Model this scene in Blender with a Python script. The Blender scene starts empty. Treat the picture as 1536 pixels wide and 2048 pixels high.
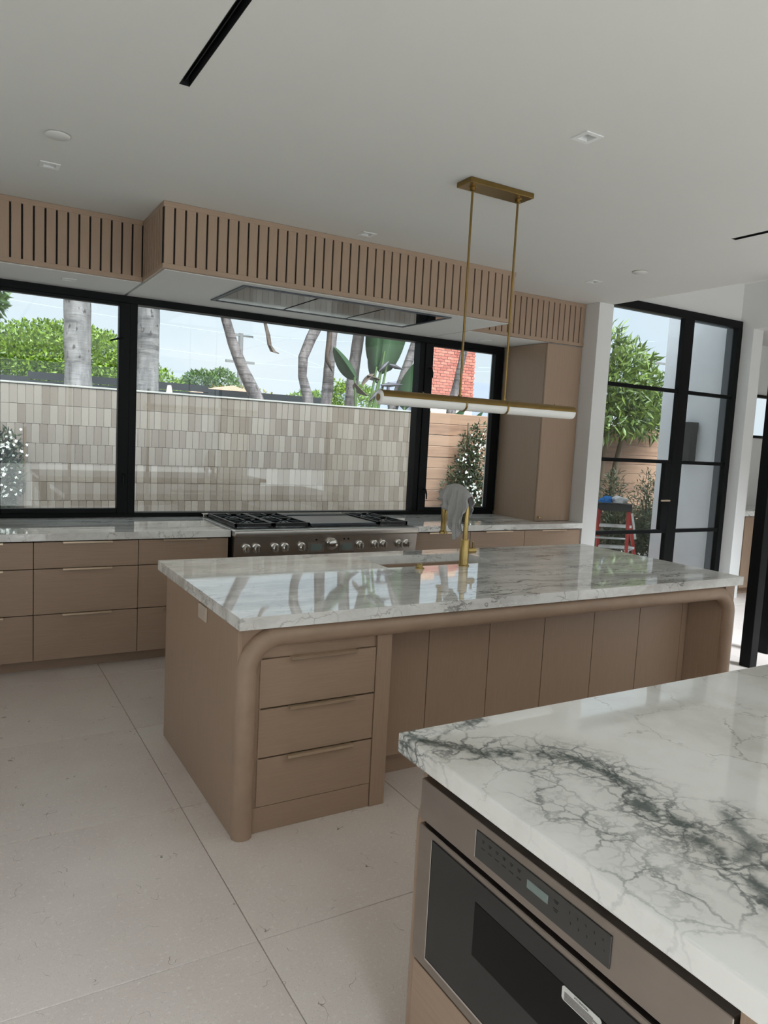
import bpy, bmesh, math, random
from mathutils import Vector, Matrix
random.seed(7)
SC = bpy.context.scene
COL = SC.collection

# ------------------------------------------------------------------ camera
cam_d = bpy.data.cameras.new('camera')
cam = bpy.data.objects.new('camera', cam_d); COL.objects.link(cam)
CAM = Vector((-0.41949634, -0.33321631, 1.63451265))
CR = Vector((0.86275881, -0.50291493, 0.05219016))
CU = Vector((0.00621748, 0.11376575, 0.99348815))
CF = Vector((0.50557747, 0.85681616, -0.10127927))
cam.matrix_world = Matrix(((CR.x, CU.x, -CF.x, CAM.x), (CR.y, CU.y, -CF.y, CAM.y), (CR.z, CU.z, -CF.z, CAM.z), (0, 0, 0, 1)))
cam_d.sensor_fit = 'VERTICAL'; cam_d.sensor_height = 24.0
cam_d.lens = 1468.3 / 2048 * 24.0
cam_d.clip_start = 0.02; cam_d.clip_end = 300
SC.camera = cam

# ------------------------------------------------------------------ sky, sun, exposure
world = bpy.data.worlds.new('overcast_sky'); SC.world = world; world.use_nodes = True
wn = world.node_tree.nodes; wl = world.node_tree.links
bg = wn['Background']; bg.inputs['Strength'].default_value = 0.52
w_tc = wn.new('ShaderNodeTexCoord'); w_no = wn.new('ShaderNodeTexNoise'); w_rp = wn.new('ShaderNodeValToRGB')
w_no.inputs['Scale'].default_value = 2.2; w_no.inputs['Detail'].default_value = 5
w_mp = wn.new('ShaderNodeMapping'); w_mp.inputs['Scale'].default_value = (1, 1, 3)
wl.new(w_tc.outputs['Generated'], w_mp.inputs['Vector']); wl.new(w_mp.outputs['Vector'], w_no.inputs['Vector'])
w_rp.color_ramp.elements[0].position = 0.30; w_rp.color_ramp.elements[0].color = (0.70, 0.84, 0.97, 1)
w_rp.color_ramp.elements[1].position = 0.72; w_rp.color_ramp.elements[1].color = (0.90, 0.96, 1.0, 1)
wl.new(w_no.outputs['Fac'], w_rp.inputs['Fac']); wl.new(w_rp.outputs['Color'], bg.inputs['Color'])

sun_d = bpy.data.lights.new('hazy_sun', 'SUN'); sun_d.energy = 8.5; sun_d.angle = math.radians(38); sun_d.color = (0.84, 0.93, 1.0)
sun = bpy.data.objects.new('hazy_sun', sun_d); COL.objects.link(sun)
sun.rotation_euler = Vector((-0.05, 0.64, -0.77)).to_track_quat('-Z', 'Y').to_euler()

SC.view_settings.view_transform = 'Standard'; SC.view_settings.look = 'None'
SC.view_settings.gamma = 1.0; SC.view_settings.use_curve_mapping = False
SC.view_settings.exposure = 1.07
SC.cycles.max_bounces = 14; SC.cycles.diffuse_bounces = 8; SC.cycles.glossy_bounces = 6
SC.cycles.transmission_bounces = 8; SC.cycles.transparent_max_bounces = 16
SC.cycles.caustics_reflective = False; SC.cycles.caustics_refractive = False

# ------------------------------------------------------------------ mesh helpers
class B:
    def __init__(self): self.bm = bmesh.new()
    def box(self, x0, x1, y0, y1, z0, z1, bev=0, seg=1):
        v = [self.bm.verts.new(p) for p in ((x0,y0,z0),(x1,y0,z0),(x1,y1,z0),(x0,y1,z0),(x0,y0,z1),(x1,y0,z1),(x1,y1,z1),(x0,y1,z1))]
        fs = [self.bm.faces.new([v[i] for i in f]) for f in ((3,2,1,0),(4,5,6,7),(0,1,5,4),(1,2,6,5),(2,3,7,6),(3,0,4,7))]
        if bev:
            es = list({e for f in fs for e in f.edges})
            bmesh.ops.bevel(self.bm, geom=es, offset=bev, segments=seg, affect='EDGES', profile=0.5)
        return self
    def ring(self, c, ax, r, n, ref=None):
        ax = Vector(ax).normalized()
        a = Vector(ref) if ref else (Vector((0,0,1)) if abs(ax.z) < .9 else Vector((1,0,0)))
        u = ax.cross(a).normalized(); w = ax.cross(u)
        return [self.bm.verts.new(Vector(c) + r*(math.cos(2*math.pi*i/n)*u + math.sin(2*math.pi*i/n)*w)) for i in range(n)]
    def tube(self, pts, rad, n=12, caps=True):
        pts = [Vector(p) for p in pts]
        rad = rad if isinstance(rad, (list, tuple)) else [rad]*len(pts)
        prev = None; first = None; ref = None
        for i, p in enumerate(pts):
            if i == 0: t = pts[1]-p
            elif i == len(pts)-1: t = p-pts[i-1]
            else: t = (pts[i+1]-p).normalized()+(p-pts[i-1]).normalized()
            t.normalize()
            if ref is None: ref = Vector((0,0,1)) if abs(t.z) < .9 else Vector((0,1,0))
            u = ref - t*ref.dot(t); u.normalize(); ref = u; w = t.cross(u)
            rg = [self.bm.verts.new(p + rad[i]*(math.cos(2*math.pi*k/n)*u + math.sin(2*math.pi*k/n)*w)) for k in range(n)]
            if prev:
                for k in range(n): self.bm.faces.new((prev[k], prev[(k+1)%n], rg[(k+1)%n], rg[k]))
            else: first = rg
            prev = rg
        if caps:
            self.bm.faces.new(list(reversed(first))); self.bm.faces.new(prev)
        return self
    def cyl(self, p0, p1, r0, r1=None, n=16): return self.tube([p0, p1], [r0, r0 if r1 is None else r1], n)
    def lathe(self, c, prof, n=20, axis='z'):
        c = Vector(c); prev = None
        for r, h in prof:
            rg = []
            for k in range(n):
                a = 2*math.pi*k/n; x, y = r*math.cos(a), r*math.sin(a)
                p = {'z': Vector((x, y, h)), 'x': Vector((h, x, y)), 'y': Vector((x, h, y))}[axis]
                rg.append(self.bm.verts.new(c+p))
            if prev:
                for k in range(n): self.bm.faces.new((prev[k], prev[(k+1)%n], rg[(k+1)%n], rg[k]))
            else: self.bm.faces.new(list(reversed(rg)))
            prev = rg
        self.bm.faces.new(prev)
        return self
    def prism(self, poly, ax, a0, a1):
        def P(p, a): return {'x': (a, p[0], p[1]), 'y': (p[0], a, p[1]), 'z': (p[0], p[1], a)}[ax]
        b = [self.bm.verts.new(P(p, a0)) for p in poly]; t = [self.bm.verts.new(P(p, a1)) for p in poly]
        n = len(poly)
        self.bm.faces.new(list(reversed(b))); self.bm.faces.new(t)
        for i in range(n): self.bm.faces.new((b[i], b[(i+1)%n], t[(i+1)%n], t[i]))
        return self
    def plate(self, x0, x1, y0, y1, z0, z1, holes):
        xs = sorted({x0, x1, *[h[0] for h in holes], *[h[1] for h in holes]}); ys = sorted({y0, y1, *[h[2] for h in holes], *[h[3] for h in holes]})
        for i in range(len(xs)-1):
            run = None
            for j in range(len(ys)-1):
                cx, cy = (xs[i]+xs[i+1])/2, (ys[j]+ys[j+1])/2
                inh = any(h[0] < cx < h[1] and h[2] < cy < h[3] for h in holes)
                if not inh: run = (run[0], ys[j+1]) if run else (ys[j], ys[j+1])
                if (inh or j == len(ys)-2) and run:
                    self.box(xs[i], xs[i+1], run[0], run[1], z0, z1); run = None
        return self
    def mesh(self, name):
        bmesh.ops.recalc_face_normals(self.bm, faces=self.bm.faces[:])
        me = bpy.data.meshes.new(name); self.bm.to_mesh(me); self.bm.free(); return me

def link(name, me, m, parent=None, smooth=False, loc=None):
    o = bpy.data.objects.new(name, me); COL.objects.link(o)
    if m is not None and not me.materials: me.materials.append(m)
    if smooth:
        for p in me.polygons: p.use_smooth = True
        try: me.set_sharp_from_angle(angle=math.radians(40))
        except Exception: pass
    if loc is not None: o.location = loc
    if parent is not None:
        o.parent = parent
        o.matrix_parent_inverse = Matrix.Translation(-root_loc(parent))
    return o
def root_loc(p):
    v = Vector(p.location)
    if p.parent is not None and p.type != 'EMPTY': return v
    return v
def obj(name, b, m, parent=None, smooth=False, loc=None): return link(name, b.mesh(name), m, parent, smooth, loc)
def tag(o, label, cat, group=None, kind=None):
    o['label'] = label; o['category'] = cat
    if group: o['group'] = group
    if kind: o['kind'] = kind
    return o
def thing(name, label, cat, loc, group=None, kind=None):
    o = bpy.data.objects.new(name, None); COL.objects.link(o); o.location = loc; o.empty_display_size = .1
    return tag(o, label, cat, group, kind)
def arc(c, r, a0, a1, n, plane='xz'):
    out = []
    for i in range(n+1):
        a = math.radians(a0+(a1-a0)*i/n); p, q = r*math.cos(a), r*math.sin(a)
        out.append({'xz': (c[0]+p, c[1], c[2]+q), 'yz': (c[0], c[1]+p, c[2]+q), 'xy': (c[0]+p, c[1]+q, c[2])}[plane])
    return out

# ------------------------------------------------------------------ materials
def srgb(r, g, b):
    f = lambda c: ((c/255+.055)/1.055)**2.4 if c/255 > .04045 else c/255/12.92
    return (f(r), f(g), f(b), 1)
class N:
    def __init__(self, name):
        self.m = bpy.data.materials.new(name); self.m.use_nodes = True
        self.t = self.m.node_tree; self.p = self.t.nodes['Principled BSDF']; self.out = self.t.nodes['Material Output']
    def n(self, typ, **kw):
        nd = self.t.nodes.new('ShaderNode'+typ)
        for k, v in kw.items():
            if k in nd.inputs.keys(): nd.inputs[k].default_value = v
            else: setattr(nd, k, v)
        return nd
    def l(self, a, b): self.t.links.new(a, b)
    def set(self, **kw):
        for k, v in kw.items(): self.p.inputs[k.replace('_', ' ')].default_value = v
        return self
    def co(self, scale=(1,1,1), kind='Object'):
        tc = self.n('TexCoord'); mp = self.n('Mapping'); mp.inputs['Scale'].default_value = scale
        self.l(tc.outputs[kind], mp.inputs['Vector']); return mp.outputs['Vector']
    def math(self, op, a, b=None, clamp=False):
        nd = self.n('Math', operation=op, use_clamp=clamp)
        for i, v in enumerate((a, b)):
            if v is None: continue
            if isinstance(v, (int, float)): nd.inputs[i].default_value = v
            else: self.l(v, nd.inputs[i])
        return nd.outputs[0]
    def rng(self, v, a, b, c=0, d=1, smooth=True):
        nd = self.n('MapRange'); nd.interpolation_type = 'SMOOTHSTEP' if smooth else 'LINEAR'
        self.l(v, nd.inputs[0])
        for i, x in enumerate((a, b, c, d)): nd.inputs[i+1].default_value = x
        return nd.outputs[0]
    def noise(self, vec, scale, detail=4, rough=.55, col=False):
        nd = self.n('TexNoise'); nd.inputs['Scale'].default_value = scale; nd.inputs['Detail'].default_value = detail; nd.inputs['Roughness'].default_value = rough
        self.l(vec, nd.inputs['Vector']); return nd.outputs['Color' if col else 'Fac']
    def mix(self, f, a, b, typ='MIX'):
        nd = self.n('Mix', data_type='RGBA', blend_type=typ)
        for i, v in ((0, f), (6, a), (7, b)):
            if isinstance(v, (int, float)): nd.inputs[i].default_value = v
            elif isinstance(v, (tuple, list)): nd.inputs[i].default_value = v
            else: self.l(v, nd.inputs[i])
        return nd.outputs[2]
    def vm(self, op, a, b=None, s=None):
        nd = self.n('VectorMath', operation=op)
        for i, v in enumerate((a, b)):
            if v is None: continue
            if isinstance(v, (tuple, list)): nd.inputs[i].default_value = v
            else: self.l(v, nd.inputs[i])
        if s is not None:
            if isinstance(s, (int, float)): nd.inputs['Scale'].default_value = s
            else: self.l(s, nd.inputs['Scale'])
        return nd.outputs['Value'] if op in ('DOT_PRODUCT', 'LENGTH', 'DISTANCE') else nd.outputs[0]
    def base(self, s): self.l(s, self.p.inputs['Base Color'])
    def bump(self, h, strength=.2, dist=.01):
        nd = self.n('Bump'); nd.inputs['Strength'].default_value = strength; nd.inputs['Distance'].default_value = dist
        self.l(h, nd.inputs['Height']); self.l(nd.outputs[0], self.p.inputs['Normal'])

def paint(name, col, rough=.5, metal=0, var=.06, scale=3.0, stretch=(1,1,1), spec=.5, bump=0):
    k = N(name); k.set(Roughness=rough, Metallic=metal)
    k.p.inputs['Specular IOR Level'].default_value = spec
    f = k.noise(k.co(stretch), scale, 5)
    c2 = tuple(max(0, c*(1-var*2)) for c in col[:3])+(1,)
    k.base(k.mix(f, c2, tuple(min(1, c*(1+var)) for c in col[:3])+(1,)))
    if bump: k.bump(f, bump, .004)
    return k.m

M = {}
M['white'] = paint('white_plaster', srgb(222,222,220), .85, var=.01, spec=.2)
M['ceil'] = paint('ceiling_paint', srgb(213,213,209), .9, var=.01, spec=.15)
M['trimwhite'] = paint('white_fixture', srgb(226,227,226), .45, var=.01)
M['black'] = paint('black_aluminium', srgb(9,10,11), .5, var=.1, spec=.18)
M['blackmatte'] = paint('black_matte', srgb(8,8,9), .6, var=.1)
M['dark_gap'] = paint('dark_recess', srgb(26,21,18), .8, var=.1)
M['jamb'] = paint('slate_jamb', srgb(66,73,82), .5, var=.05)
M['steel'] = paint('brushed_steel', srgb(196,191,184), .3, 1, var=.05, scale=60, stretch=(1,20,20))
M['steel_mw'] = paint('brushed_steel_drawer', srgb(158,148,140), .38, 1, var=.07, scale=9, stretch=(1,1,2))
M['chrome'] = paint('polished_steel', srgb(214,212,208), .14, 1, var=.02)
M['iron'] = paint('cast_iron', srgb(14,14,15), .38, var=.2, scale=40)
M['griddle'] = paint('griddle_cover', srgb(88,92,98), .28, .9, var=.05, scale=10)
M['brass'] = paint('aged_brass', srgb(148,122,74), .32, 1, var=.16, scale=9)
M['gold'] = paint('satin_gold', srgb(190,164,106), .24, 1, var=.06, scale=12)
M['bronze'] = paint('bronze_pull', srgb(214,194,168), .34, .75, var=.05)
M['darkglass'] = paint('dark_mirror_glass', srgb(20,22,25), .05, 0, var=.03, spec=.05)
M['mwglass'] = paint('grey_oven_glass', srgb(34,34,33), .12, 0, var=.02, spec=.4)
M['mwwindow'] = paint('black_oven_window', srgb(9,9,9), .14, 0, var=.02, spec=.15)
M['panelgrey'] = paint('grey_control_panel', srgb(58,57,55), .4, 0, var=.02)
M['lcd'] = paint('lcd_display', srgb(120,134,130), .25, 0, var=.08, scale=40)
M['ink'] = paint('printed_ink', srgb(38,38,38), .6, var=.01)
M['sticker'] = paint('white_sticker', srgb(208,208,204), .5, var=.01)
M['opal'] = paint('opal_glass_tube', srgb(236,235,231), .3, var=.01)
M['sink'] = paint('white_sink_enamel', srgb(214,211,203), .25, var=.02)
M['cloth'] = paint('grey_microfibre', srgb(176,175,174), .95, var=.08, scale=60, bump=.3)
M['blue'] = paint('blue_rag', srgb(42,134,214), .9, var=.15, scale=30)
M['whiterag'] = paint('white_rag', srgb(228,228,232), .9, var=.08, scale=30)
M['red'] = paint('red_fibreglass', srgb(176,46,42), .5, var=.06)
M['alu'] = paint('aluminium', srgb(205,206,208), .4, .8, var=.05)
M['plastic'] = paint('dark_plastic', srgb(30,32,36), .6, var=.1)
M['stucco'] = paint('white_stucco', srgb(234,236,242), .9, var=.03, scale=9, bump=.25)
M['concrete'] = paint('patio_concrete', srgb(206,203,196), .9, var=.08, scale=4)
M['coping'] = paint('stone_coping', srgb(132,128,120), .7, var=.06, scale=6)
M['darkfence'] = paint('dark_fence', srgb(26,28,31), .6, var=.1)
M['roofgrey'] = paint('grey_shingles', srgb(104,108,118), .85, var=.14, scale=24)
M['roofpink'] = paint('clay_roof', srgb(170,136,114), .85, var=.1, scale=8)
M['brick'] = None
M['mortar'] = paint('mortar', srgb(206,192,182), .9, var=.06, scale=30)
M['housewall'] = paint('pale_house_wall', srgb(205,203,196), .9, var=.03)
M['poleWood'] = paint('weathered_pole', srgb(92,90,88), .9, var=.12)
M['wire'] = paint('power_cable', srgb(140,150,158), .7, var=.05)
M['umbrella'] = paint('cream_canvas', srgb(186,176,160), .9, var=.05)
M['stem'] = paint('woody_stem', srgb(96,80,62), .9, var=.2)
M['deadleaf'] = paint('dry_leaf', srgb(88,72,62), .8, var=.25, scale=12)
M['beak'] = paint('dark_bract', srgb(52,46,52), .6, var=.2, scale=10)
M['flower'] = paint('white_petals', srgb(214,214,206), .7, var=.02)
M['outlet'] = paint('outlet_plate', srgb(196,180,164), .45, var=.01)

def cab(name, stretch):
    k = N(name); k.set(Roughness=.42); k.p.inputs['Specular IOR Level'].default_value = .4
    f = k.noise(k.co(stretch), 1.0, 3, .6); g = k.noise(k.co(), 1.3, 2)
    c = k.mix(k.rng(f, .3, .7), srgb(158,135,115), srgb(167,143,123))
    k.base(k.mix(k.math('MULTIPLY', g, .18), c, srgb(156,132,112)))
    k.bump(f, .06, .002); return k.m
M['cabh'] = cab('beige_lacquer_horizontal_grain', (6, 6, 320))
M['cabv'] = cab('beige_lacquer_vertical_grain', (320, 320, 5))
M['cabp'] = cab('beige_lacquer_plain', (8, 8, 8))

def marble(name, mode):
    k = N(name); k.set(Roughness=.035); k.p.inputs['Specular IOR Level'].default_value = .62
    co = k.co()
    wv = k.vm('SCALE', k.vm('SUBTRACT', k.noise(co, 3.2, 5, .6, True), (.5,.5,.5)), s=.22)
    if mode == 'long':
        st = k.vm('MULTIPLY', k.vm('ADD', co, wv), (.55, 3.2, 2.2))
        cloud = k.noise(st, 2.2, 6, .62)
        c = k.mix(k.rng(cloud, .36, .70), srgb(240,240,237), srgb(192,189,183))
        v1 = k.rng(k.math('ABSOLUTE', k.math('SUBTRACT', k.noise(st, 1.7, 6, .6), .5)), 0, .018, 1, 0)
        m1 = k.rng(k.noise(co, 1.6, 2), .45, .62)
        c = k.mix(k.math('MULTIPLY', k.math('MULTIPLY', v1, m1), .75), c, srgb(104,103,101))
        vr = k.n('TexVoronoi', feature='DISTANCE_TO_EDGE'); vr.inputs['Scale'].default_value = 11
        k.l(k.vm('ADD', co, k.vm('SCALE', wv, s=1.3)), vr.inputs['Vector'])
        v2 = k.math('MULTIPLY', k.rng(vr.outputs['Distance'], 0, .05, 1, 0), k.rng(k.noise(co, 4.5, 3), .48, .64))
        c = k.mix(k.math('MULTIPLY', v2, .5), c, srgb(128,122,114))
        k.base(c)
    else:
        wv2 = k.vm('SCALE', k.vm('SUBTRACT', k.noise(co, 9.0, 5, .65, True), (.5,.5,.5)), s=.10)
        q = k.vm('ADD', co, wv2)
        cloud = k.noise(q, 2.6, 5, .6)
        c = k.mix(k.rng(cloud, .42, .72), srgb(238,238,235), srgb(216,213,207))
        def poly(pts):
            d = None
            for a, b in zip(pts[:-1], pts[1:]):
                a = Vector((a[0], a[1], .9)); b = Vector((b[0], b[1], .9)); ab = b-a
                pa = k.vm('SUBTRACT', k.vm('MULTIPLY', q, (1,1,.35)), (a.x, a.y, .9*.35))
                t = k.math('DIVIDE', k.vm('DOT_PRODUCT', pa, tuple(ab)), ab.length_squared, True)
                nd = k.n('VectorMath', operation='SCALE'); nd.inputs[0].default_value = tuple(ab); k.l(t, nd.inputs['Scale'])
                e = k.vm('LENGTH', k.vm('SUBTRACT', pa, nd.outputs[0]))
                d = e if d is None else k.math('MINIMUM', d, e)
            return d
        d1 = poly([(.47,1.16),(.54,1.09),(.60,1.01),(.645,.95),(.74,.905),(.815,.87),(.84,.735),(.80,.60),(.785,.48),(.76,.37),(.72,.27)])
        d2 = poly([(.56,1.07),(.66,1.11),(.76,1.125)])
        d3 = poly([(.74,.90),(.66,.79),(.615,.70),(.64,.58),(.59,.45),(.60,.36)])
        d4 = poly([(.93,.52),(.86,.43),(.78,.38),(.98,.30)])
        # crackle cells
        def crack(scale, w, extra):
            vr = k.n('TexVoronoi', feature='DISTANCE_TO_EDGE'); vr.inputs['Scale'].default_value = scale
            k.l(k.vm('ADD', q, k.vm('SCALE', wv, s=extra)), vr.inputs['Vector']); return k.rng(vr.outputs['Distance'], 0, w, 1, 0)
        ca, cb, cc = crack(9.5, .055, .6), crack(27, .13, .4), crack(5.0, .02, 1.2)
        near = k.math('MAXIMUM', k.rng(d1, .01, .15, 1, 0), k.math('MULTIPLY', k.rng(d3, 0, .12, 1, 0), .8))
        near = k.math('MAXIMUM', near, k.rng(d4, .0, .09, 1, 0)); near = k.math('MAXIMUM', near, k.rng(d2, 0, .06, 1, 0))
        c = k.mix(k.math('MULTIPLY', near, .35), c, srgb(176,176,170))
        c = k.mix(k.math('MULTIPLY', cc, k.math('MULTIPLY', k.rng(k.noise(co, 2.7, 3), .46, .62), .55)), c, srgb(140,136,130))
        patch = k.rng(k.noise(co, 6, 4), .36, .62)
        c = k.mix(k.math('MULTIPLY', k.math('MULTIPLY', ca, near), .85), c, srgb(82,86,88))
        c = k.mix(k.math('MULTIPLY', k.math('MULTIPLY', cb, k.math('MULTIPLY', near, near)), k.math('MULTIPLY', patch, .8)), c, srgb(72,80,80))
        core = k.math('MAXIMUM', k.rng(d1, .006, .034, 1, 0), k.math('MULTIPLY', k.rng(d2, .003, .018, 1, 0), .9))
        core = k.math('MAXIMUM', core, k.math('MULTIPLY', k.rng(d4, .004, .035, 1, 0), .8))
        core = k.math('MULTIPLY', core, k.rng(k.noise(co, 15, 6, .7), .38, .54))
        c = k.mix(k.math('MULTIPLY', core, .92), c, k.mix(k.noise(co, 5, 2), srgb(40,46,50), srgb(74,92,86)))
        k.base(c)
    return k.m
M['marble'] = marble('pale_veined_marble', 'long')
M['marble2'] = marble('white_black_veined_marble', 'crackle')

def floor_tile():
    k = N('limestone_tile'); k.set(Roughness=.38); k.p.inputs['Specular IOR Level'].default_value = .5
    co = k.co(); oi = k.n('ObjectInfo')
    off = k.n('VectorMath', operation='SCALE'); k.l(k.vm('ADD', oi.outputs['Location'], (0,0,0)), off.inputs[0]); off.inputs['Scale'].default_value = 1.7
    p = k.vm('ADD', co, off.outputs[0])
    big = k.noise(p, 2.0, 3); sp = k.noise(p, 70, 3, .7); fine = k.noise(p, 210, 2, .6)
    c = k.mix(k.rng(big, .3, .7), srgb(214,202,196), srgb(223,213,206))
    c = k.mix(k.math('MULTIPLY', oi.outputs['Random'], .22), c, srgb(228,220,210))
    c = k.mix(k.rng(sp, .54, .72, 0, .7), c, srgb(238,232,226))
    c = k.mix(k.rng(fine, .56, .74, 0, .5), c, srgb(180,166,154))
    hair = k.math('MULTIPLY', k.rng(k.math('ABSOLUTE', k.math('SUBTRACT', k.noise(p, 9.0, 2, .5), .5)), 0, .0045, 1, 0), k.rng(k.noise(k.vm('ADD', p, (7,3,1)), 13, 2), .56, .64))
    c = k.mix(k.math('MULTIPLY', hair, .85), c, srgb(112,98,86))
    k.base(c); k.bump(k.math('ADD', sp, k.math('MULTIPLY', fine, .5)), .12, .003); return k.m
M['tile'] = floor_tile()
M['grout'] = paint('grout', srgb(176,168,156), .9, var=.03)

def zellige(name, island):
    k = N(name); k.set(Roughness=.13); k.p.inputs['Specular IOR Level'].default_value = .55
    if island: rnd = k.n('NewGeometry').outputs['Random Per Island']
    else: rnd = k.n('ObjectInfo').outputs['Random']
    co = k.co(); f = k.noise(co, 16, 4)
    c = k.mix(rnd, srgb(92,81,71), srgb(118,109,99)); c = k.mix(k.math('MULTIPLY', f, .4), c, srgb(100,91,82))
    k.base(c); k.bump(k.noise(co, 26, 3), .25, .004); return k.m
M['zel'] = zellige('glazed_zellige', False); M['zels'] = zellige('glazed_zellige_rest', True)

def leafmat(name, c1, c2, trans=.35):
    k = N(name); k.set(Roughness=.45); rnd = k.n('NewGeometry').outputs['Random Per Island']
    c = k.mix(rnd, c1, c2); k.base(c)
    tr = k.n('BsdfTranslucent'); k.l(c, tr.inputs['Color']); mx = k.n('MixShader'); mx.inputs[0].default_value = trans
    k.l(k.p.outputs[0], mx.inputs[1]); k.l(tr.outputs[0], mx.inputs[2]); k.l(mx.outputs[0], k.out.inputs[0]); return k.m
M['leafbright'] = leafmat('bright_green_leaves', srgb(58,88,16), srgb(124,148,44))
M['leafmid'] = leafmat('mid_green_leaves', srgb(54,80,38), srgb(96,118,66))
M['leaflong'] = leafmat('long_green_leaves', srgb(44,66,26), srgb(120,138,64))
M['leafdark'] = leafmat('dark_green_leaves', srgb(30,40,26), srgb(80,88,60))
M['leafyel'] = leafmat('yellow_green_leaves', srgb(96,96,50), srgb(140,130,80))
M['leafbig'] = leafmat('banana_like_leaf', srgb(40,62,38), srgb(60,84,54), .3)

def wood(name, a, b):
    k = N(name); k.set(Roughness=.75); oi = k.n('ObjectInfo'); co = k.vm('ADD', k.co(), oi.outputs['Location'])
    f = k.noise(k.vm('MULTIPLY', co, (2, 30, 30)), 1.0, 5, .6)
    c = k.mix(k.rng(f, .3, .7), a, b); c = k.mix(k.math('MULTIPLY', oi.outputs['Random'], .55), c, srgb(134,106,84))
    vr = k.n('TexVoronoi'); vr.inputs['Scale'].default_value = 3.6; k.l(k.vm('MULTIPLY', co, (1,1,1.6)), vr.inputs['Vector'])
    c = k.mix(k.rng(vr.outputs['Distance'], .03, .07, .75, 0), c, srgb(92,62,44))
    k.base(c); return k.m
M['cedar'] = wood('cedar_board', srgb(92,64,47), srgb(120,88,66))

def brickm():
    k = N('red_brick'); k.set(Roughness=.9); oi = k.n('ObjectInfo'); f = k.noise(k.vm('ADD', k.co(), oi.outputs['Location']), 16, 4)
    c = k.mix(oi.outputs['Random'], srgb(118,56,45), srgb(150,86,70)); k.base(k.mix(k.rng(f, .5, .75), c, srgb(178,130,114))); return k.m
M['brick'] = brickm()

def bark(name, a, b, ring=14):
    k = N(name); k.set(Roughness=.9); co = k.co()
    f = k.noise(k.vm('MULTIPLY', co, (4, 4, 1.2)), 3, 5, .6)
    c = k.mix(k.rng(f, .3, .7), a, b)
    w = k.noise(k.vm('MULTIPLY', co, (1.5, 1.5, ring)), 1.0, 4, .6)
    c = k.mix(k.rng(w, .54, .66, 0, .85), c, tuple(x*.55 for x in a[:3])+(1,))
    sp = k.noise(k.vm('MULTIPLY', co, (16, 16, 7)), 1.0, 3)
    c = k.mix(k.rng(sp, .63, .69, 0, .85), c, srgb(44,38,36))
    k.base(c); k.bump(w, .5, .03); return k.m
M['palmbark'] = bark('grey_palm_bark', srgb(86,82,80), srgb(116,111,108), 9)
M['thinbark'] = bark('rough_trunk_bark', srgb(70,62,60), srgb(112,103,100), 22)

def glass():
    k = N('clear_glass'); k.t.nodes.remove(k.p)
    tr = k.n('BsdfTransparent'); tr.inputs[0].default_value = (.96,.98,.975,1); gl = k.n('BsdfGlossy'); gl.inputs['Roughness'].default_value = .0
    fr = k.n('Fresnel'); fr.inputs[0].default_value = 1.5; mx = k.n('MixShader')
    ge = k.n('NewGeometry'); k.l(k.math('SUBTRACT', 1.5, k.math('MULTIPLY', ge.outputs['Backfacing'], 1.5-1/1.5)), fr.inputs[0]); k.l(fr.outputs[0], mx.inputs[0]); k.l(tr.outputs[0], mx.inputs[1]); k.l(gl.outputs[0], mx.inputs[2]); k.l(mx.outputs[0], k.out.inputs[0]); return k.m
M['glass'] = glass()

# ------------------------------------------------------------------ room measures
H, SF, T, TT = 2.987, 2.586, .915, .05
YW, YC, YF = 5.56, 4.72, 4.745           # window plane, worktop front, cabinet face
XL, XR = -.64, 4.78
# ---- floor: square stone slabs
P = .9345; FX, FY = .42, 1.743
floor = obj('floor', B().box(-1.9, 9.9, -3.5, 5.62, -.08, -.006), M['grout'])
tag(floor, 'pale limestone floor laid in large square slabs', 'floor', kind='structure')
tm = B().box(-P/2+.0018, P/2-.0018, -P/2+.0018, P/2-.0018, -.012, 0, .0012).mesh('floor_tile'); tm.materials.append(M['tile'])
for i in range(-2, 10):
    for j in range(-5, 5):
        cx, cy = FX+(i+.5)*P, FY+(j+.5)*P
        if cy-P/2 > 5.5 or cx-P/2 > 9.8 or cx+P/2 < -1.8 or cy+P/2 < -3.4: continue
        o = bpy.data.objects.new('floor_tile', tm); COL.objects.link(o); o.location = (cx, cy, random.uniform(-.0006, 0)); o.parent = floor

# ---- ceiling with real slots and light wells
LIGHTS = [(.034,4.141),(1.985,2.162),(1.99,4.172),(4.103,4.156)]
SLOTS = [(.363,.405,-1.2,2.770),(3.806,3.850,-1.2,2.718)]
ADDED_SKY = (-1.7, -.05, -3.3, -1.7)  # unseen skylight hole added behind the camera to brighten the kitchen
holes = [(x-.032, x+.032, y-.032, y+.032) for x, y in LIGHTS]+SLOTS
ceil = obj('ceiling', B().plate(-1.9, 4.95, -3.5, 5.72, H, H+.06, holes+[ADDED_SKY]).plate(-1.9, 4.95, -3.5, 5.72, H+.14, 3.75, [ADDED_SKY]), M['ceil'])
tag(ceil, 'smooth white plaster kitchen ceiling', 'ceiling', kind='structure')
aceil = obj('ceiling', B().plate(4.95, 7.4, -3.5, 5.05, 3.54, 3.75, [(5.75, 6.95, -3.0, 2.0)]), M['white'])  # hole is an out-of-view skylight added so more daylight reaches the interior
tag(aceil, 'higher white ceiling over the glazed passage with a skylight added for daylight', 'ceiling', kind='structure')
fceil = obj('ceiling', B().box(7.4, 9.9, -.2, 5.62, 3.04, 3.3), M['ceil'])
tag(fceil, 'white ceiling of the pantry room beyond the opening', 'ceiling', kind='structure')

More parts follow.
